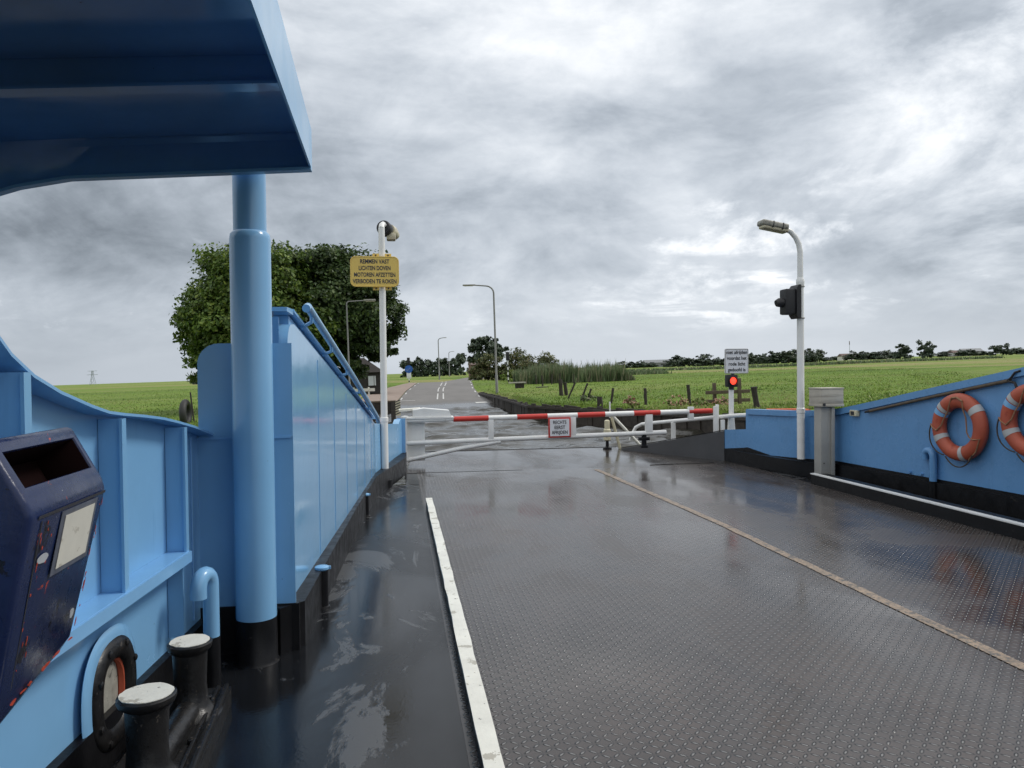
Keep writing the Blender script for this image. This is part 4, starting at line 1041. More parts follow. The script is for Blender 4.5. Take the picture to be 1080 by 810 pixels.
p = MB(); p.tube([(gvx, gvy, .27)] + arc + [(gvx - .036, gvy - .104, .50)], .041, 16); p.build('pipe', M['blue'], t)
p = MB(); p.tube([(gvx, gvy, 0), (gvx, gvy, .272)], .0435, 16); p.build('black_foot', M['black'], t)

# ---- forward left bulwark
FA, FB = (-.66, 4.78), (-.32, 10.6)
fw = lambda y: line_x(FA, FB, y)
t = thing('bulwark', 'high glossy blue bulwark sloping down to the gate, handrail on top', 'bulwark', (-.5, 7.5, 0))
zt_ = lambda y: 1.955 - .182 * (y - 5.0)
rr = .15; arc = [(4.80 + rr - rr * math.cos(a), 1.95 - rr + rr * math.sin(a)) for a in np.linspace(0, math.pi / 2, 6)]
prof = [(4.80, .27)] + arc[:-1] + [(5.02, 1.95)] + [(y, zt_(y)) for y in np.linspace(5.2, 10.6, 10)] + [(10.6, .27)]
p = MB()
p.prism([(fw(y), y, z) for y, z in prof], (-.13, 0, 0))
p.build('side_plate', M['blue_gloss'], t)
p = MB(); p.prism([(fw(y) + .004, y, z) for y, z in [(4.98, 2.04), (4.78, 2.04), (4.78, 2.015), (4.97, 2.005)]], (-.15, 0, 0))
p.ribbon([(fw(y) - .145, y, zt_(y) + .066) for y in np.linspace(4.97, 10.62, 12)], (.153, 0, 0), -.016)
p.prism([(fw(y) - .03, y, z) for y, z in [(5.0, zt_(5) + .05)] + [(10.6, zt_(10.6) + .05), (10.6, zt_(10.6) - .01), (5.0, zt_(5) - .01)]], (-.09, 0, 0))
p.build('cap_rail', M['blue_light'], t)
p = MB(); p.box((-.755, 4.785, 1.63), (.10, .02, .70)); p.build('end_recess', M['blue_shaded'], t)
p = MB(); p.lathe((-.72, 4.83, .27), [(.075, 0), (.075, .98), (.06, 1.0)], 20); p.build('end_tube', M['blue'], t)
# end section curving in to the gate
E0, E1 = (-.32, 10.6), (.045, 13.05)
p = MB(); p.prism([(E0[0], 10.6, .27), (E0[0], 10.6, .94), (-.005, 12.7, .78), (.02, 12.9, .84), (.045, 13.05, .84), (.045, 13.05, .10), (-.06, 12.4, .20), (-.21, 11.3, .27)], (-.10, .01, 0)); p.build('end_plate', M['blue'], t)
p = MB(); p.box((.035, 13.06, .47), (.14, .02, .76)); p.build('end_face', M['blue_light'], t)
hr = MB(); hpts = [(fw(y) + .055, y, z) for y, z in [(5.14, 2.06), (5.20, 2.075), (5.30, 2.055), (6.3, 1.86), (7.77, 1.575), (9.2, 1.275), (10.3, 1.04), (10.45, .97)]]
hr.tube(hpts, .027, 12); rail = hr.build('handrail', M['blue'], t)
for y in (5.35, 6.25, 7.2, 8.2, 9.3):
    z = np.interp(y, [q[1] for q in hpts], [q[2] for q in hpts]); b = MB(); b.tube([(fw(y) + .055, y, z), (fw(y) + .05, y + .02, z - .06), (fw(y) - .02, y + .03, zt_(y) + .055)], .013, 8); b.build('bracket', M['blue'], rail)
for y in np.linspace(5.9, 10.0, 6):
    b = MB(); b.box((fw(y) + .0015, y, (zt_(y) + .27) / 2 - .02), (.004, .010, zt_(y) - .34)); b.build('weld_seam', M['blue_gloss'], t)
p = MB(); foot = [(-.70, 4.62), (-.575, 4.75), (-.43, 8.0), (-.30, 10.2), (-.02, 11.65), (.10, 12.38), (.12, 13.15), (-.10, 13.15), (-.45, 10.6), (-.8, 4.7)]
p.prism([(x, y, 0) for x, y in foot], (0, 0, .272)); p.build('black_base', M['black'], t)

for x, y, h_, lab in [(-.545, 5.5, .30, 'short black capped pipe beside the bulwark foot, nearer one'), (-.39, 8.87, .27, 'short black capped pipe beside the bulwark foot, farther one')]:
    t = thing('capped_pipe', lab, 'vent pipe', (x, y, 0), 'capped pipes along the left bulwark')
    p = MB(); p.lathe((x, y, 0), [(.056, 0), (.052, .012), (.041, .016), (.041, h_ - .03)], 16); p.build('pipe', M['black'], t)
    p = MB(); p.lathe((x, y, h_ - .035), [(.043, 0), (.050, .008), (.050, .022), (.04, .028), (0, .03)], 16); c_ = p.build('cap', M['blue'], t)
    p = MB(); p.box((x + .045, y, h_ - .02), (.03, .02, .02)); p.build('lug', M['blue'], c_)

# ---- canopy
t = thing('canopy', 'blue steel canopy roof overhead with dark ribbed underside', 'canopy', (-2.0, 2.5, 2.9))
XR = -.458
zb = lambda x: 2.775 + .066 * (x - XR)
def cross(mb, poly, x0, x1, nseg=6, drop=None):
    xs_ = np.linspace(x0, x1, nseg); rings = []
    for x in xs_:
        d_ = drop(x) if drop else 0; rings.append(mb._new([(x, y, z + zb(x) - 2.775 + (d_ if z < 2.95 else 0)) for y, z in poly]))
    for a_, b_ in zip(rings, rings[1:]):
        for k in range(len(poly)): mb.face((a_[k], a_[(k + 1) % len(poly)], b_[(k + 1) % len(poly)], b_[k]))
    mb.face(rings[0]); mb.face(list(reversed(rings[-1])))
sag = lambda x: -.10 * max(0, (-1.7 - x) / .5) ** 1.6
p = MB(); cross(p, [(-2.5, 2.965), (4.355, 2.965), (4.355, 2.985), (-2.5, 2.985)], XR - .012, -4.2); p.build('roof_plate', M['blue_under'], t)
p = MB(); cross(p, [(4.385, 2.775), (4.405, 2.775), (4.405, 2.985), (4.357, 2.985), (4.357, 2.955), (4.385, 2.93)], XR - .012, -4.2, 16, sag); p.build('front_fascia', M['blue_under'], t)
p = MB(); cross(p, [(4.36, 2.758), (4.42, 2.758), (4.42, 2.7745), (4.36, 2.7745)], XR, -4.2, 16, sag); p.build('drip_edge', M['blue'], t)
for y, hh_ in ((3.32, .12), (1.9, .12), (.3, .12)):
    p = MB(); cross(p, [(y, 2.965 - hh_), (y + .012, 2.965 - hh_), (y + .012, 2.9645), (y, 2.9645)], XR - .014, -4.2); cross(p, [(y - .04, 2.965 - hh_ - .012), (y + .05, 2.965 - hh_ - .012), (y + .05, 2.9645 - hh_), (y - .04, 2.9645 - hh_)], XR - .014, -4.2); p.build('roof_beam', M['blue_under'], t)
p = MB(); p.prism([(XR, y, z) for y, z in [(4.42, 2.77), (2.4, 2.875), (-2.5, 2.90), (-2.5, 3.20), (1.5, 3.20), (3.2, 3.14), (4.42, 2.992)]], (-.011, 0, 0)); p.build('side_fascia', M['blue'], t)
p = MB(); cross(p, [(-2.5, 3.185), (1.5, 3.185), (3.2, 3.125), (4.40, 2.996), (4.40, 2.984), (3.2, 3.113), (1.5, 3.173), (-2.5, 3.173)], XR - .012, -4.2); p.build('roof_top', M['blue'], t)
p = MB(); p.box((-1.45, .4, 2.80), (.03, 4.0, .30)); p.build('side_support', M['blue_under'], t)

# ---- double bollard
t = thing('mooring_bollard', 'black double mooring bollard with white painted tops on the walkway', 'bollard', (-.97, 3.4, 0))
p = MB(); p.prism([(-1.14, 2.72, 0), (-.775, 2.72, 0), (-.845, 3.98, 0), (-1.13, 3.98, 0)], (0, 0, .085)); base = p.build('base_plate', M['black_iron'], t)
p = MB(); p.bar((-.80, 2.74, .098), (-.862, 3.96, .098), .022, .03, bev=.008); p.bar((-.845, 2.74, .095), (-.90, 3.96, .095), .016, .022, bev=.006); p.build('edge_ridge', M['black_iron'], base)
p = MB(); p.tube([(-.97, 3.1, .115), (-.965, 3.72, .115)], .055, 12); p.build('web', M['black_iron'], base)
for x, y in ((-.885, 3.40), (-.88, 2.98), (-1.08, 2.9), (-.92, 3.84)): p = MB(); p.lathe((x, y, .085), [(.02, 0), (.02, .016), (.012, .02), (0, .02)], 6); p.build('bolt', M['black_iron'], base)
for x, y, r0, r1, zt2 in ((-.975, 3.12, .092, .108, .42), (-.965, 3.70, .088, .098, .42)):
    p = MB(); p.lathe((x, y, 0), [(r0 + .05, .085), (r0 + .015, .10), (r0 - .012, .14), (r0 - .018, .22), (r0 - .012, zt2 - .05), (r1 - .006, zt2 - .035), (r1, zt2 - .02), (r1, zt2 - .008), (r1 - .008, zt2 - .002), (0, zt2 - .001)], 28); q = p.build('bollard_post', M['black_iron'], t)
    p = MB(); n_ = 28; p.prism([(x + (r1 - .008 - random.uniform(0, .006)) * math.cos(6.283 * k / n_), y + (r1 - .008 - random.uniform(0, .006)) * math.sin(6.283 * k / n_), zt2 - .001) for k in range(n_)], (0, 0, .003)); p.build('white_top', M['white_worn'], q)

# ---- mid pole with lantern, yellow sign
PX, PY = -.205, 11.02
t = thing('lamp_pole', 'straight white pole at the left bulwark carrying the yellow sign', 'lamp pole', (PX, PY, 0))
p = MB(); p.lathe((PX, PY, 0), [(.052, .26), (.052, .93), (.058, .935), (.058, .99), (.047, .995), (.044, 3.66)], 18)
p.build('pole', M['white'], t)
p = MB(); p.tube([(PX, PY, 3.655), (PX + .005, PY + .02, 3.70), (PX + .02, PY + .07, 3.725), (PX + .05, PY + .2, 3.72)], [.043, .041, .038, .034], 12); p.build('swan_neck', M['white'], t)
p = MB(); p.lathe((PX, PY, 0), [(.10, 0), (.10, .11), (.056, .12), (.0535, .262)], 18); p.build('black_foot', M['black'], t)
p = MB(); p.lathe((PX + .02, PY + .13, 3.695), [(.095, 0), (.105, .02), (.105, .14), (.08, .18)], 18, (.3, 1, -.12)); l_ = p.build('lantern', M['signal'], t)
p = MB(); p.lathe((PX + .10, PY + .36, 3.70), [(.085, 0), (.095, .12), (.07, .3), (0, .34)], 14, (.3, 1, -.1)); p.build('glass', M['lamp_cream'], l_)
p = MB(); p.box((PX + .13, PY + .30, 3.585), (.13, .2, .10), bev=.02); p.build('gear_box', M['lamp_cream'], l_)
t = thing('notice_sign', 'yellow enamel notice with rounded corners and four lines of dark capitals', 'sign', (-.30, PY - .08, 3.03))
SX, SY, SZ, sw, sh, sr = -.305, PY - .09, 3.035, .335, .213, .075
def rrect(cx_, cz_, w_, h_, r_, y, n_=6):
    L = []
    for sx, sz, a0 in ((1, 1, 0), (-1, 1, 90), (-1, -1, 180), (1, -1, 270)):
        for k in range(n_ + 1):
            a = R(a0 + 90 * k / n_); L.append((cx_ + sx * (w_ - r_) + r_ * math.cos(a), y, cz_ + sz * (h_ - r_) + r_ * math.sin(a)))
    return L
p = MB(); p.prism(rrect(SX, SZ, sw, sh, sr, SY), (0, .025, 0)); pl = p.build('panel', M['yellow'], t)
p = MB(); p.torus(lambda s_: rrect(SX, SZ, sw - .006, sh - .006, sr, SY - .001)[int(s_ * 28) % 28], 28, .006, 6); p.build('rim', M['yellow'], pl)
for dx in (-.085, .085):
    for sz in (1, -1):
        p = MB(); p.box((PX + dx, SY + .04, SZ + sz * (sh + .018)), (.09, .012, .05), bev=.004); b = p.build('bracket', M['yellow'], t)
        p = MB(); p.lathe((PX + dx, SY + .033, SZ + sz * (sh + .018)), [(.012, 0), (.012, .008), (0, .009)], 8, (0, -1, 0)); p.build('bolt', M['letter'], b)
text_mesh('lettering', ['REMMEN VAST', 'LICHTEN DOVEN', 'MOTOREN AFZETTEN', 'VERBODEN TE ROKEN'], (SX, SY - .001, SZ), .6, .092, .082, M['letter_blue'], pl, bold=.0016, widths=[.40, .435, .565, .60])

# ---- gate across the bow
GY_ = 13.3
t = thing('swing_gate', 'white tubular barrier gate with red and white striped top bar', 'gate', (.1, GY_, 0))
p = MB(); p.tube([(.10, GY_, .04), (.10, GY_, .86)], .045, 14); p.lathe((.10, GY_, .83), [(.06, 0), (.06, .04), (0, .05)], 14); p.build('hinge_post', M['white'], t)
xs_ = [.93, 1.54, 2.04, 2.58, 3.12, 3.62, 4.15, 4.64, 5.18, 5.62]
zbar = lambda x: .802 + (x - .93) * .0125
pr = MB(); pr.tube([(.10, GY_, .79), (.95, GY_, .802)], .035, 14); pr.build('top_tube', M['white'], t)
wb = MB(); wb.tube([(.93, GY_, zbar(.93)), (5.62, GY_, zbar(5.62))], .0455, 16); bar_ = wb.build('top_bar', M['white'], t)
for k, (a_, b_) in enumerate(zip(xs_, xs_[1:])):
    if k % 2 == 0: rb = MB(); rb.tube([(a_, GY_, zbar(a_)), (b_, GY_, zbar(b_))], .047, 16); rb.build('red_band', M['red'], bar_)
zlo = lambda x: .405 + (x - .14) * .0185
p = MB(); p.tube([(.10, GY_, zlo(.1)), (1.6, GY_, zlo(1.6)), (4.75, GY_, zlo(4.75))], .042, 14); p.build('lower_tube', M['white'], t)
p = MB(); p.tube([(.11, GY_, .11), (1.0, GY_, .285), (1.75, GY_, .40)], .038, 14); p.build('brace', M['white'], t)
for x, w_ in ((1.58, .095), (3.03, .12), (4.43, .13)):
    p = MB(); z0, z1 = zlo(x) - .02, zbar(x) + .01; p.box((x, GY_ - .004, (z0 + z1) / 2), (w_, .07, z1 - z0), bev=.008); p.build('upright', M['white'], t)
p = MB(); p.box((5.22, GY_, .83), (.10, .07, .22), bev=.008); p.build('catch_plate', M['white'], t)
p = MB(); p.box((.29, GY_ + .10, .42), (.30, .02, .66)); p.build('infill_plate', M['white'], t)
p = MB(); p.tube([(4.34, GY_, .46), (4.34, GY_, .24)], .045, 10); p.box((4.34, GY_, .385), (.19, .10, .06), bev=.01); p.box((4.34, GY_, .245), (.12, .09, .05), bev=.01); p.build('support_foot', M['black'], t)
t = thing('counterweight_box', 'white sloped metal box lying on the left end of the gate', 'counterweight', (.5, GY_ + .15, .84))
p = MB(); p.prism([(.24, GY_ - .02, .845), (.90, GY_ - .02, .845), (.86, GY_ - .02, .955), (.42, GY_ - .02, 1.0), (.24, GY_ - .02, .97)], (0, .34, 0)); p.build('box', M['white'], t)
p = MB(); p.box((.52, GY_ + .16, .832), (.84, .42, .022)); p.build('tray', M['white'], t)
p = MB(); p.prism([(.0, GY_ + .40, .93), (.38, GY_ + .40, .955), (.38, GY_ + .40, .985), (.0, GY_ + .40, .965)], (0, .3, 0)); p.build('flap', M['white_worn'], t)
t = thing('notice_sign', 'small white notice with red frame and three lines hung on gate', 'sign', (2.78, GY_ - .06, .62))
p = MB(); p.box((2.785, GY_ - .062, .625), (.40, .02, .35), bev=.003); fr = p.build('red_frame', M['red'], t)
p = MB(); p.box((2.785, GY_ - .075, .625), (.345, .008, .30)); pn = p.build('panel', M['sign_white'], t)
text_mesh('lettering', ['RECHTS', 'EERST', 'AFRIJDEN'], (2.785, GY_ - .080, .625), .3, .088, .085, M['letter'], pn, bold=.0015, widths=[.235, .19, .285])

# ---- ramp gear at the right: side plate, A frame leg, rail
t = thing('ramp_side_plate', 'dark grey wedge shaped side plate along the right edge of the ramp', 'ramp guard', (5, 13.7, 0))
p = MB(); p.prism([(4.36, 14.80, .0), (5.652, 12.84, .0), (5.652, 12.84, .53), (4.36, 14.80, .055)], (.03, .02, 0)); p.build('plate', M['grey_plate'], t)
p = MB(); p.ribbon([(4.35, 14.82, .058), (5.652, 12.84, .537)], (.05, .03, 0), .012); p.build('top_edge', M['black'], t)
t = thing('ramp_stay', 'cream A frame stay with cylinder and black foot at ramp edge', 'stay', (4.2, 15, 0))
p = MB(); p.tube([(4.22, 15.0, .70), (4.40, 15.02, .03)], .03, 10); p.build('strut', M['cream'], t)
p = MB(); p.tube([(4.24, 15.0, .70), (4.82, 15.02, .09)], .03, 10); p.build('strut', M['white_worn'], t)
p = MB(); p.tube([(4.19, 15.0, .66), (4.19, 15.0, .98)], .016, 8); p.build('pin', M['white'], t)
p = MB(); p.lathe((4.13, 15.0, 0), [(.05, .2), (.075, .22), (.075, .42), (.055, .44), (.055, .60), (.03, .62)], 14); p.build('cylinder', M['cream'], t)
p = MB(); p.lathe((4.13, 15.0, 0.03), [(.09, 0), (.09, .03), (.035, .06), (.03, .2)], 12); p.build('foot', M['black'], t)
t = thing('ramp_rail', 'white tubular hand rail beside the ramp behind the gate', 'rail', (5, 14, 0))
p = MB(); p.tube([(4.64, 15.1, .18), (4.70, 15.08, .36), (4.74, 15.05, .45), (4.84, 14.95, .52), (5.0, 14.7, .56), (5.86, 12.9, .79), (6.05, 12.5, .83)], .036, 12); p.build('rail_tube', M['white'], t)
p = MB(); p.box((5.22, 14.2, .35), (.07, .07, .50)); p.build('post', M['white'], t)

# ---- right bulwark
RWALL = [(5.66, 12.85), (5.79, 12.22), (5.90, 11.6), (6.03, 10.85), (6.33, 10.45), (6.50, 8.07), (6.55, 7.27), (6.72, 4.6), (6.95, 1.0), (7.1, -2.5)]
RTOP = [(12.85, .55), (12.26, .60), (12.259, .93), (10.85, .965), (10.45, 1.0), (9.5, 1.175), (8.55, 1.36), (7.27, 1.60), (6.0, 1.83), (4.6, 2.0), (-2.5, 2.0)]
rw_y = [q[1] for q in reversed(RWALL)]; rw_x = [q[0] for q in reversed(RWALL)]
rw = lambda y: float(np.interp(y, rw_y, rw_x))
rtop = lambda y: float(np.interp(y, [q[0] for q in reversed(RTOP)], [q[1] for q in reversed(RTOP)]))
rbot = lambda y: float(np.interp(y, [-2.5, 10.8, 11.6, 12.22, 12.5, 12.85], [.26, .26, .225, .30, .25, .22]))
t = thing('bulwark', 'blue right bulwark rising towards the viewer, two lifebuoys hanging on it', 'bulwark', (6.3, 9, 0))
ysr = sorted(set(list(np.linspace(-2.5, 12.85, 30)) + [q[1] for q in RWALL] + [12.26, 12.259]))
p = MB(); fr_, bk_ = [], []
rows = [[(rw(y), y, rbot(y)), (rw(y), y, rtop(y)), (rw(y) + .10, y, rtop(y)), (rw(y) + .10, y, rbot(y))] for y in ysr]
for r_ in rows: fr_.append(p._new(r_))
for a_, b_ in zip(fr_, fr_[1:]):
    for k in range(4): p.face((a_[k], a_[(k + 1) % 4], b_[(k + 1) % 4], b_[k]))
p.face(fr_[0]); p.face(list(reversed(fr_[-1]))); p.build('wall_plate', M['blue_shaded'], t)
p = MB(); yy = [y for y in np.linspace(-2.5, 12.2, 40)]
rings = [p._new([(rw(y) - .035, y, rtop(y) - .075), (rw(y) - .035, y, rtop(y) + .012), (rw(y) + .12, y, rtop(y) + .012), (rw(y) + .12, y, rtop(y) - .01), (rw(y) - .008, y, rtop(y) - .01), (rw(y) - .008, y, rtop(y) - .075)]) for y in yy]
for a_, b_ in zip(rings, rings[1:]):
    for k in range(6): p.face((a_[k], a_[(k + 1) % 6], b_[(k + 1) % 6], b_[k]))
p.build('cap_rail', M['blue_shaded'], t)
p = MB(); pts = [(rw(y) - (.13 if y > 10.6 else .05), y) for y in (12.75, 12.0, 11.2, 10.75, 10.4, 8, 5, 1, -2.5)]
pts[0] = (5.658, 12.85)
p.prism([(x, y, 0) for x, y in pts] + [(x + .35, y, 0) for x, y in reversed(pts)], (0, 0, .224)); p.build('black_base', M['black'], t)
p = MB()
rings = [p._new([(rw(y) - .004, y, .22), (rw(y) - .004, y, rbot(y) - .001), (rw(y) + .09, y, rbot(y) - .001), (rw(y) + .09, y, .22)]) for y in ysr]
for a_, b_ in zip(rings, rings[1:]):
    for k in range(4): p.face((a_[k], a_[(k + 1) % 4], b_[(k + 1) % 4], b_[k]))
p.build('boot_strip', M['black'], t)
p = MB()
for y in (8.95, 8.75): p.box((rw(y) - .014, y, .29), (.03, .05, .018))
p.build('lug', M['blue_shaded'], t)
t = thing('orange_hose', 'orange hose showing above the cap of the right bulwark', 'hose', (6.2, 11.3, .95))
p = MB(); p.tube([(rw(y) + .14, y, .955 + .02 * math.sin(y * 3)) for y in np.linspace(11.9, 10.9, 12)], .028, 10); p.build('hose_tube', M['orange_hose'], t)
t = thing('orange_hose', 'orange hose behind the left bulwark beside the white pole', 'hose', (-.5, 11, .9))
p = MB(); p.tube([(-.46, y, .93 - .02 * (y - 10)) for y in np.linspace(10.2, 11.6, 8)], .028, 10); p.build('hose_tube', M['orange_hose'], t)

# ---- right lamp pole and signal
LX, LY = 5.955, 10.78
t = thing('lamp_pole', 'white pole on the right bulwark bending left to an old lantern', 'lamp pole', (LX, LY, .25))
p = MB(); p.lathe((LX, LY, 0), [(.056, .262), (.056, .95), (.062, .955), (.062, 1.02), (.053, 1.03), (.050, 2.9)], 18); p.lathe((LX, LY, 0), [(.057, 2.86), (.06, 2.9), (.06, 2.93), (.045, 2.97)], 18)
p.tube([(LX, LY, 2.95), (LX, LY, 3.35), (LX - .02, LY, 3.47), (LX - .07, LY, 3.57), (LX - .15, LY, 3.655), (LX - .25, LY, 3.70)], [.043, .041, .040, .039, .038, .037], 14); p.build('pole', M['white'], t)
p = MB(); p.box((LX - .27, LY, 3.70), (.13, .12, .10), Matrix.Rotation(R(12), 3, 'Y'), .02); p.build('clamp', M['signal'], t)
p = MB(); rot = Matrix.Rotation(R(10), 3, 'Y'); p.box((LX - .43, LY, 3.745), (.42, .21, .085), rot, .032, 3); l_ = p.build('lantern', M['lamp_grey'], t)
p = MB(); p.box((LX - .42, LY, 3.69), (.40, .17, .06), rot, .025, 3); p.build('glass', M['lamp_cream'], l_)
for dx in (-.32, -.47): p = MB(); p.box((LX + dx, LY, 3.735 - (dx + .42) * .18), (.014, .216, .10), rot, .004); p.build('clip', M['signal'], l_)
for z_ in (2.83, 2.36):
    p = MB(); p.lathe((LX, LY, z_), [(.058, 0), (.064, .004), (.064, .016), (.058, .02)], 16); p.build('band_clamp', M['galv'], t)
t = thing('traffic_signal', 'black signal head seen from the side on the right lamp pole', 'traffic light', (LX - .12, LY, 2.6))
p = MB(); p.prism([(LX - .05, LY - .12, 2.36), (LX - .05, LY - .12, 2.86), (LX - .085, LY - .12, 2.86), (LX - .12, LY - .12, 2.81), (LX - .12, LY - .12, 2.41), (LX - .085, LY - .12, 2.36)], (0, .24, 0)); p.build('back_board', M['signal'], t)
p = MB(); p.box((LX - .20, LY, 2.61), (.17, .20, .38), bev=.03); p.build('housing', M['signal'], t)
p = MB(); p.tube([(LX - .28, LY, 2.60), (LX - .34, LY, 2.60), (LX - .385, LY, 2.585)], [.075, .068, .05], 14); p.build('visor', M['signal'], t)

# ---- grey cabinet post
cxp, cyp = 6.10, 10.40
t = thing('cabinet_post', 'grey steel post with a square box head at the right bulwark', 'post', (cxp, cyp, 0))
rz_ = Matrix.Rotation(R(4), 3, 'Z')
p = MB(); p.box((cxp, cyp, .53), (.20, .17, 1.06), rz_, .006); p.box((cxp + .085, cyp - .096, .53), (.05, .03, 1.05), rz_, .004); p.build('post', M['galv'], t)
p = MB(); p.box((cxp + .04, cyp, 1.195), (.36, .30, .25), rz_, .008); hd_ = p.build('box_head', M['galv_old'], t)
p = MB(); p.box((cxp + .04, cyp, 1.328), (.375, .315, .018), rz_, .004); p.build('lid', M['galv_old'], hd_)
p = MB(); p.box((cxp + .04, cyp, 1.085), (.37, .31, .035), rz_, .004); p.build('skirt', M['galv_old'], hd_)
p = MB(); p.lathe((cxp - .09, cyp - .165, 1.10), [(.02, 0), (.02, .015), (0, .018)], 10, (0, -1, 0)); p.build('lock', M['letter'], hd_)
for z_ in (.25, .2): p = MB(); p.lathe((cxp - .05 + (.25 - z_) * 3, cyp - .09, z_), [(.009, 0), (.009, .006), (0, .007)], 8, (0, -1, 0)); p.build('bolt', M['letter'], t)
t = thing('socket_box', 'small cream socket box with cable on the blue right bulwark', 'socket', (rw(10.0), 10.0, .98))
p = MB(); p.box((rw(10.0) - .03, 10.0, .985), (.06, .16, .085), bev=.012); s_ = p.build('housing', M['cream'], t)
p = MB(); p.box((rw(10.0) - .064, 10.0, .985), (.012, .07, .05)); p.build('cover', M['letter'], s_)
p = MB(); p.tube([(rw(10.1) - .02, 10.08, .985), (rw(10.25) - .02, 10.24, .97), (rw(10.4) - .02, 10.4, .975)], .009, 8); p.build('cable', M['signal'], t)
t = thing('boat_hook', 'long dark boat hook hung below the cap of the right bulwark', 'boat hook', (6.45, 8.5, 1.2))
p = MB(); p.tube([(rw(9.66) - .045, 9.66, 1.03), (rw(8.5) - .045, 8.5, 1.265), (rw(7.4) - .045, 7.4, 1.475)], .019, 10); p.build('shaft', M['wood_grey'], t)
p = MB(); p.tube([(rw(9.66) - .045, 9.66, 1.03), (rw(9.76) - .045, 9.76, 1.01)], [.022, .012], 10); p.build('tip', M['signal'], t)
p = MB(); p.tube([(rw(7.45) - .05, 7.45, 1.46), (rw(7.38) - .06, 7.38, 1.50), (rw(7.32) - .05, 7.34, 1.56), (rw(7.25) - .04, 7.28, 1.58)], .012, 8); p.tube([(rw(7.40) - .05, 7.42, 1.465), (rw(7.34) - .05, 7.34, 1.45), (rw(7.3) - .05, 7.31, 1.38), (rw(7.3) - .03, 7.33, 1.33)], .014, 8); p.build('lashing', M['signal'], t)
t = thing('vent_pipe', 'blue gooseneck vent pipe in front of the right bulwark', 'vent pipe', (6.42, 8.55, .2))
gx_ = rw(8.5) - .055; arc = [(gx_, 8.50 + .075 - .075 * math.cos(a), .53 + .075 * math.sin(a)) for a in np.linspace(0, math.pi, 10)]
p = MB(); p.tube([(gx_, 8.50, .235)] + arc + [(gx_, 8.65, .49)], .043, 16); p.build('pipe', M['blue_shaded'], t)
p = MB(); p.tube([(gx_, 8.50, .02), (gx_, 8.50, .236)], .045, 16); p.build('black_foot', M['black'], t)

# ---- lifebuoys
def lifebuoy(y, z, label, tilt):
    x = rw(y) - .075; t = thing('lifebuoy', label, 'lifebuoy', (x, y, z), 'lifebuoys on the right bulwark')
    RM, rm2 = .308, .087
    sl = (rw(y + .3) - rw(y - .3)) / .6
    def pt(a, r, d=0): return (x + sl * (r * math.cos(a)) - d, y + r * math.cos(a), z + r * math.sin(a))
    p = MB(); p.torus(lambda s_: pt(s_ * 6.28318, RM), 48, 0, 16, rad=lambda s_: (rm2, rm2 * .82)); rg = p.build('ring', M['orange'], t)
    for k, (a0, wd, mt) in enumerate([(R(45), .055, 'tape'), (R(142), .07, 'tape'), (R(-28), .07, 'tape'), (R(-104), .06, 'tape'), (R(32), .06, 'blue_light')]):
        # photo bands: upper left double, upper right, lower left, lower right (seen with +y to the left)
        p = MB(); n_ = 6; L = [a0 - wd / 2 / RM * 1.0 + wd / RM * i / n_ for i in range(n_ + 1)]
        rings = []
        for a in L:
            c_ = Vector(pt(a, RM)); u = (Vector(pt(a, RM + 1)) - c_).normalized(); nrm = Vector((-1, sl, 0)).normalized()
            rings.append(p._new([c_ + u * math.cos(j * 6.28318 / 16) * (rm2 + .003) + nrm * math.sin(j * 6.28318 / 16) * (rm2 * .82 + .003) for j in range(16)]))
        for a_, b_ in zip(rings, rings[1:]):
            for j in range(16):
                f_ = p.face((a_[j], a_[(j + 1) % 16], b_[(j + 1) % 16], b_[j]))
                if f_: f_.smooth = True
        p.build('band', M[mt], t)
    ro = MB()
    def arc_rope(a0, a1, bulge, d=.05, r0=.385):
        return [pt(a0 + (a1 - a0) * s_, r0 + bulge * math.sin(math.pi * s_), d) for s_ in np.linspace(0, 1, 14)]
    ro.tube(arc_rope(R(0), R(-62), .055), .008, 6); ro.tube(arc_rope(R(-66), R(-128), .075), .008, 6); ro.build('grab_line', M['rope'], t)
    ro = MB(); ro.tube([pt(R(85), .34, .078), pt(R(72), .27, .06), pt(R(55), .21, .05), pt(R(25), .20, .05), pt(R(2), .21, .06), pt(R(-12), .27, .078), pt(R(-4), .34, .07), pt(R(2), .395, .04)], .009, 6)
    ro.tube([pt(R(112), .33, .075), pt(R(120), .24, .06), pt(R(142), .19, .05), pt(R(172), .16, .05), pt(R(196), .17, .05), pt(R(206), .23, .06), pt(R(203), .31, .08), pt(R(197), .37, .06), pt(R(222), .39, .05), pt(R(245), .40, .03)], .008, 6); ro.tube([pt(R(85), .34, .078), pt(R(98), .35, .08), pt(R(112), .33, .075)], .012, 6); ro.build('lanyard', M['rope_tan'], t)
    p = MB(); p.tube([pt(R(88), .34, -.0), (x + .06, y, z + .41)], .012, 6); p.build('hanger', M['signal'], t)
lifebuoy(8.07, .925, 'faded orange lifebuoy hung next to the blue gooseneck pipe', 0)
lifebuoy(7.08, 1.06, 'faded orange lifebuoy nearest the viewer, hung by the lashed end of the boat hook', 0)

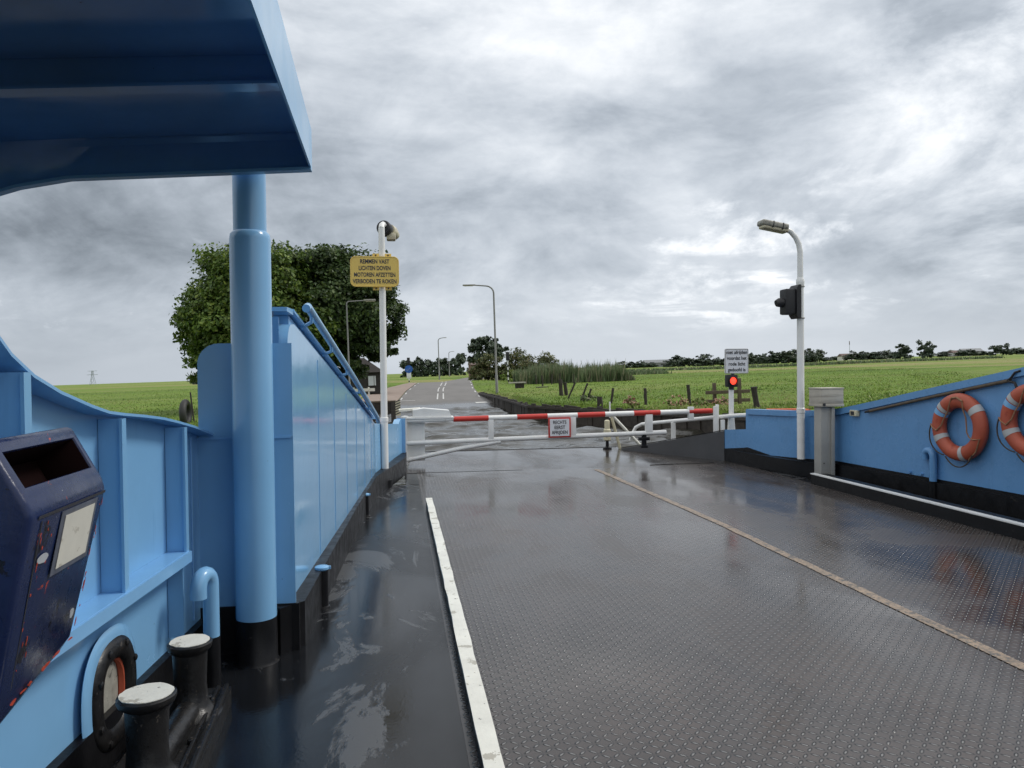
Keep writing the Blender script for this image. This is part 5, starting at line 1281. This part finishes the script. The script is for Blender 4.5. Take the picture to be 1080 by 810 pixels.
# ---- ferry notice, red light and post at the bow
t = thing('sign_post', 'white steel post behind the step of the right bulwark', 'post', (5.88, 13.05, .3))
p = MB(); p.box((5.88, 13.05, .95), (.07, .07, 1.0), bev=.006); p.prism([(5.80, 13.04, .3), (5.97, 13.04, .3), (5.93, 13.04, .78), (5.84, 13.04, .78)], (0, .05, 0)); p.build('post', M['white'], t)
p = MB(); p.box((5.60, 13.1, .62), (.06, .06, .66), bev=.004); p.box((5.66, 13.16, .68), (.05, .05, .60), bev=.004); p.box((5.73, 13.08, .50), (.07, .04, .42), bev=.004); p.build('latch_frame', M['white'], t)
t = thing('signal_light', 'small black signal box showing a red light below the white notice', 'traffic light', (5.875, 13.0, 1.35))
p = MB(); p.box((5.875, 13.03, 1.405), (.20, .12, .22), bev=.02); p.tube([(5.875, 13.03, 1.25), (5.875, 13.03, 1.31)], .045, 12); p.build('housing', M['signal'], t)
p = MB(); p.lathe((5.875, 12.966, 1.405), [(.075, 0), (.078, .05), (.072, .05), (.069, .004)], 18, (0, -1, 0)); p.build('visor', M['signal'], t)
mr = bpy.data.materials.new('red_lamp'); mr.use_nodes = True; b_ = mr.node_tree.nodes['Principled BSDF']; b_.inputs['Base Color'].default_value = (.6, .03, .02, 1); b_.inputs['Emission Color'].default_value = (1, .06, .03, 1); b_.inputs['Emission Strength'].default_value = 1.6
p = MB(); p.lathe((5.875, 12.962, 1.405), [(.066, 0), (.055, .016), (.03, .028), (0, .032)], 18, (0, -1, 0)); p.build('red_lens', mr, t)
t = thing('notice_sign', 'square white notice with four lines of small text above red light', 'sign', (5.9, 13.0, 1.75))
nx_, nz_ = 5.965, 1.755
p = MB(); p.prism(rrect(nx_, nz_, .222, .222, .025, 13.0, 4), (0, .018, 0)); pn = p.build('panel', M['sign_white'], t)
p = MB(); p.torus(lambda s_: rrect(nx_, nz_, .214, .214, .025, 12.999, 4)[int(s_ * 20) % 20], 20, .006, 6); p.build('rim', M['galv'], pn)
p = MB(); p.box((5.90, 13.03, 1.58), (.04, .04, .22)); p.build('bracket', M['signal'], t)
text_mesh('lettering', ['niet afrijden', 'voordat het', 'rode licht', 'gedoofd is'], (nx_, 12.999, nz_), .4, .103, .088, M['letter'], pn, bold=.002, widths=[.39, .37, .31, .33])

for o in FERRY: o.matrix_world = LIST @ o.matrix_basis
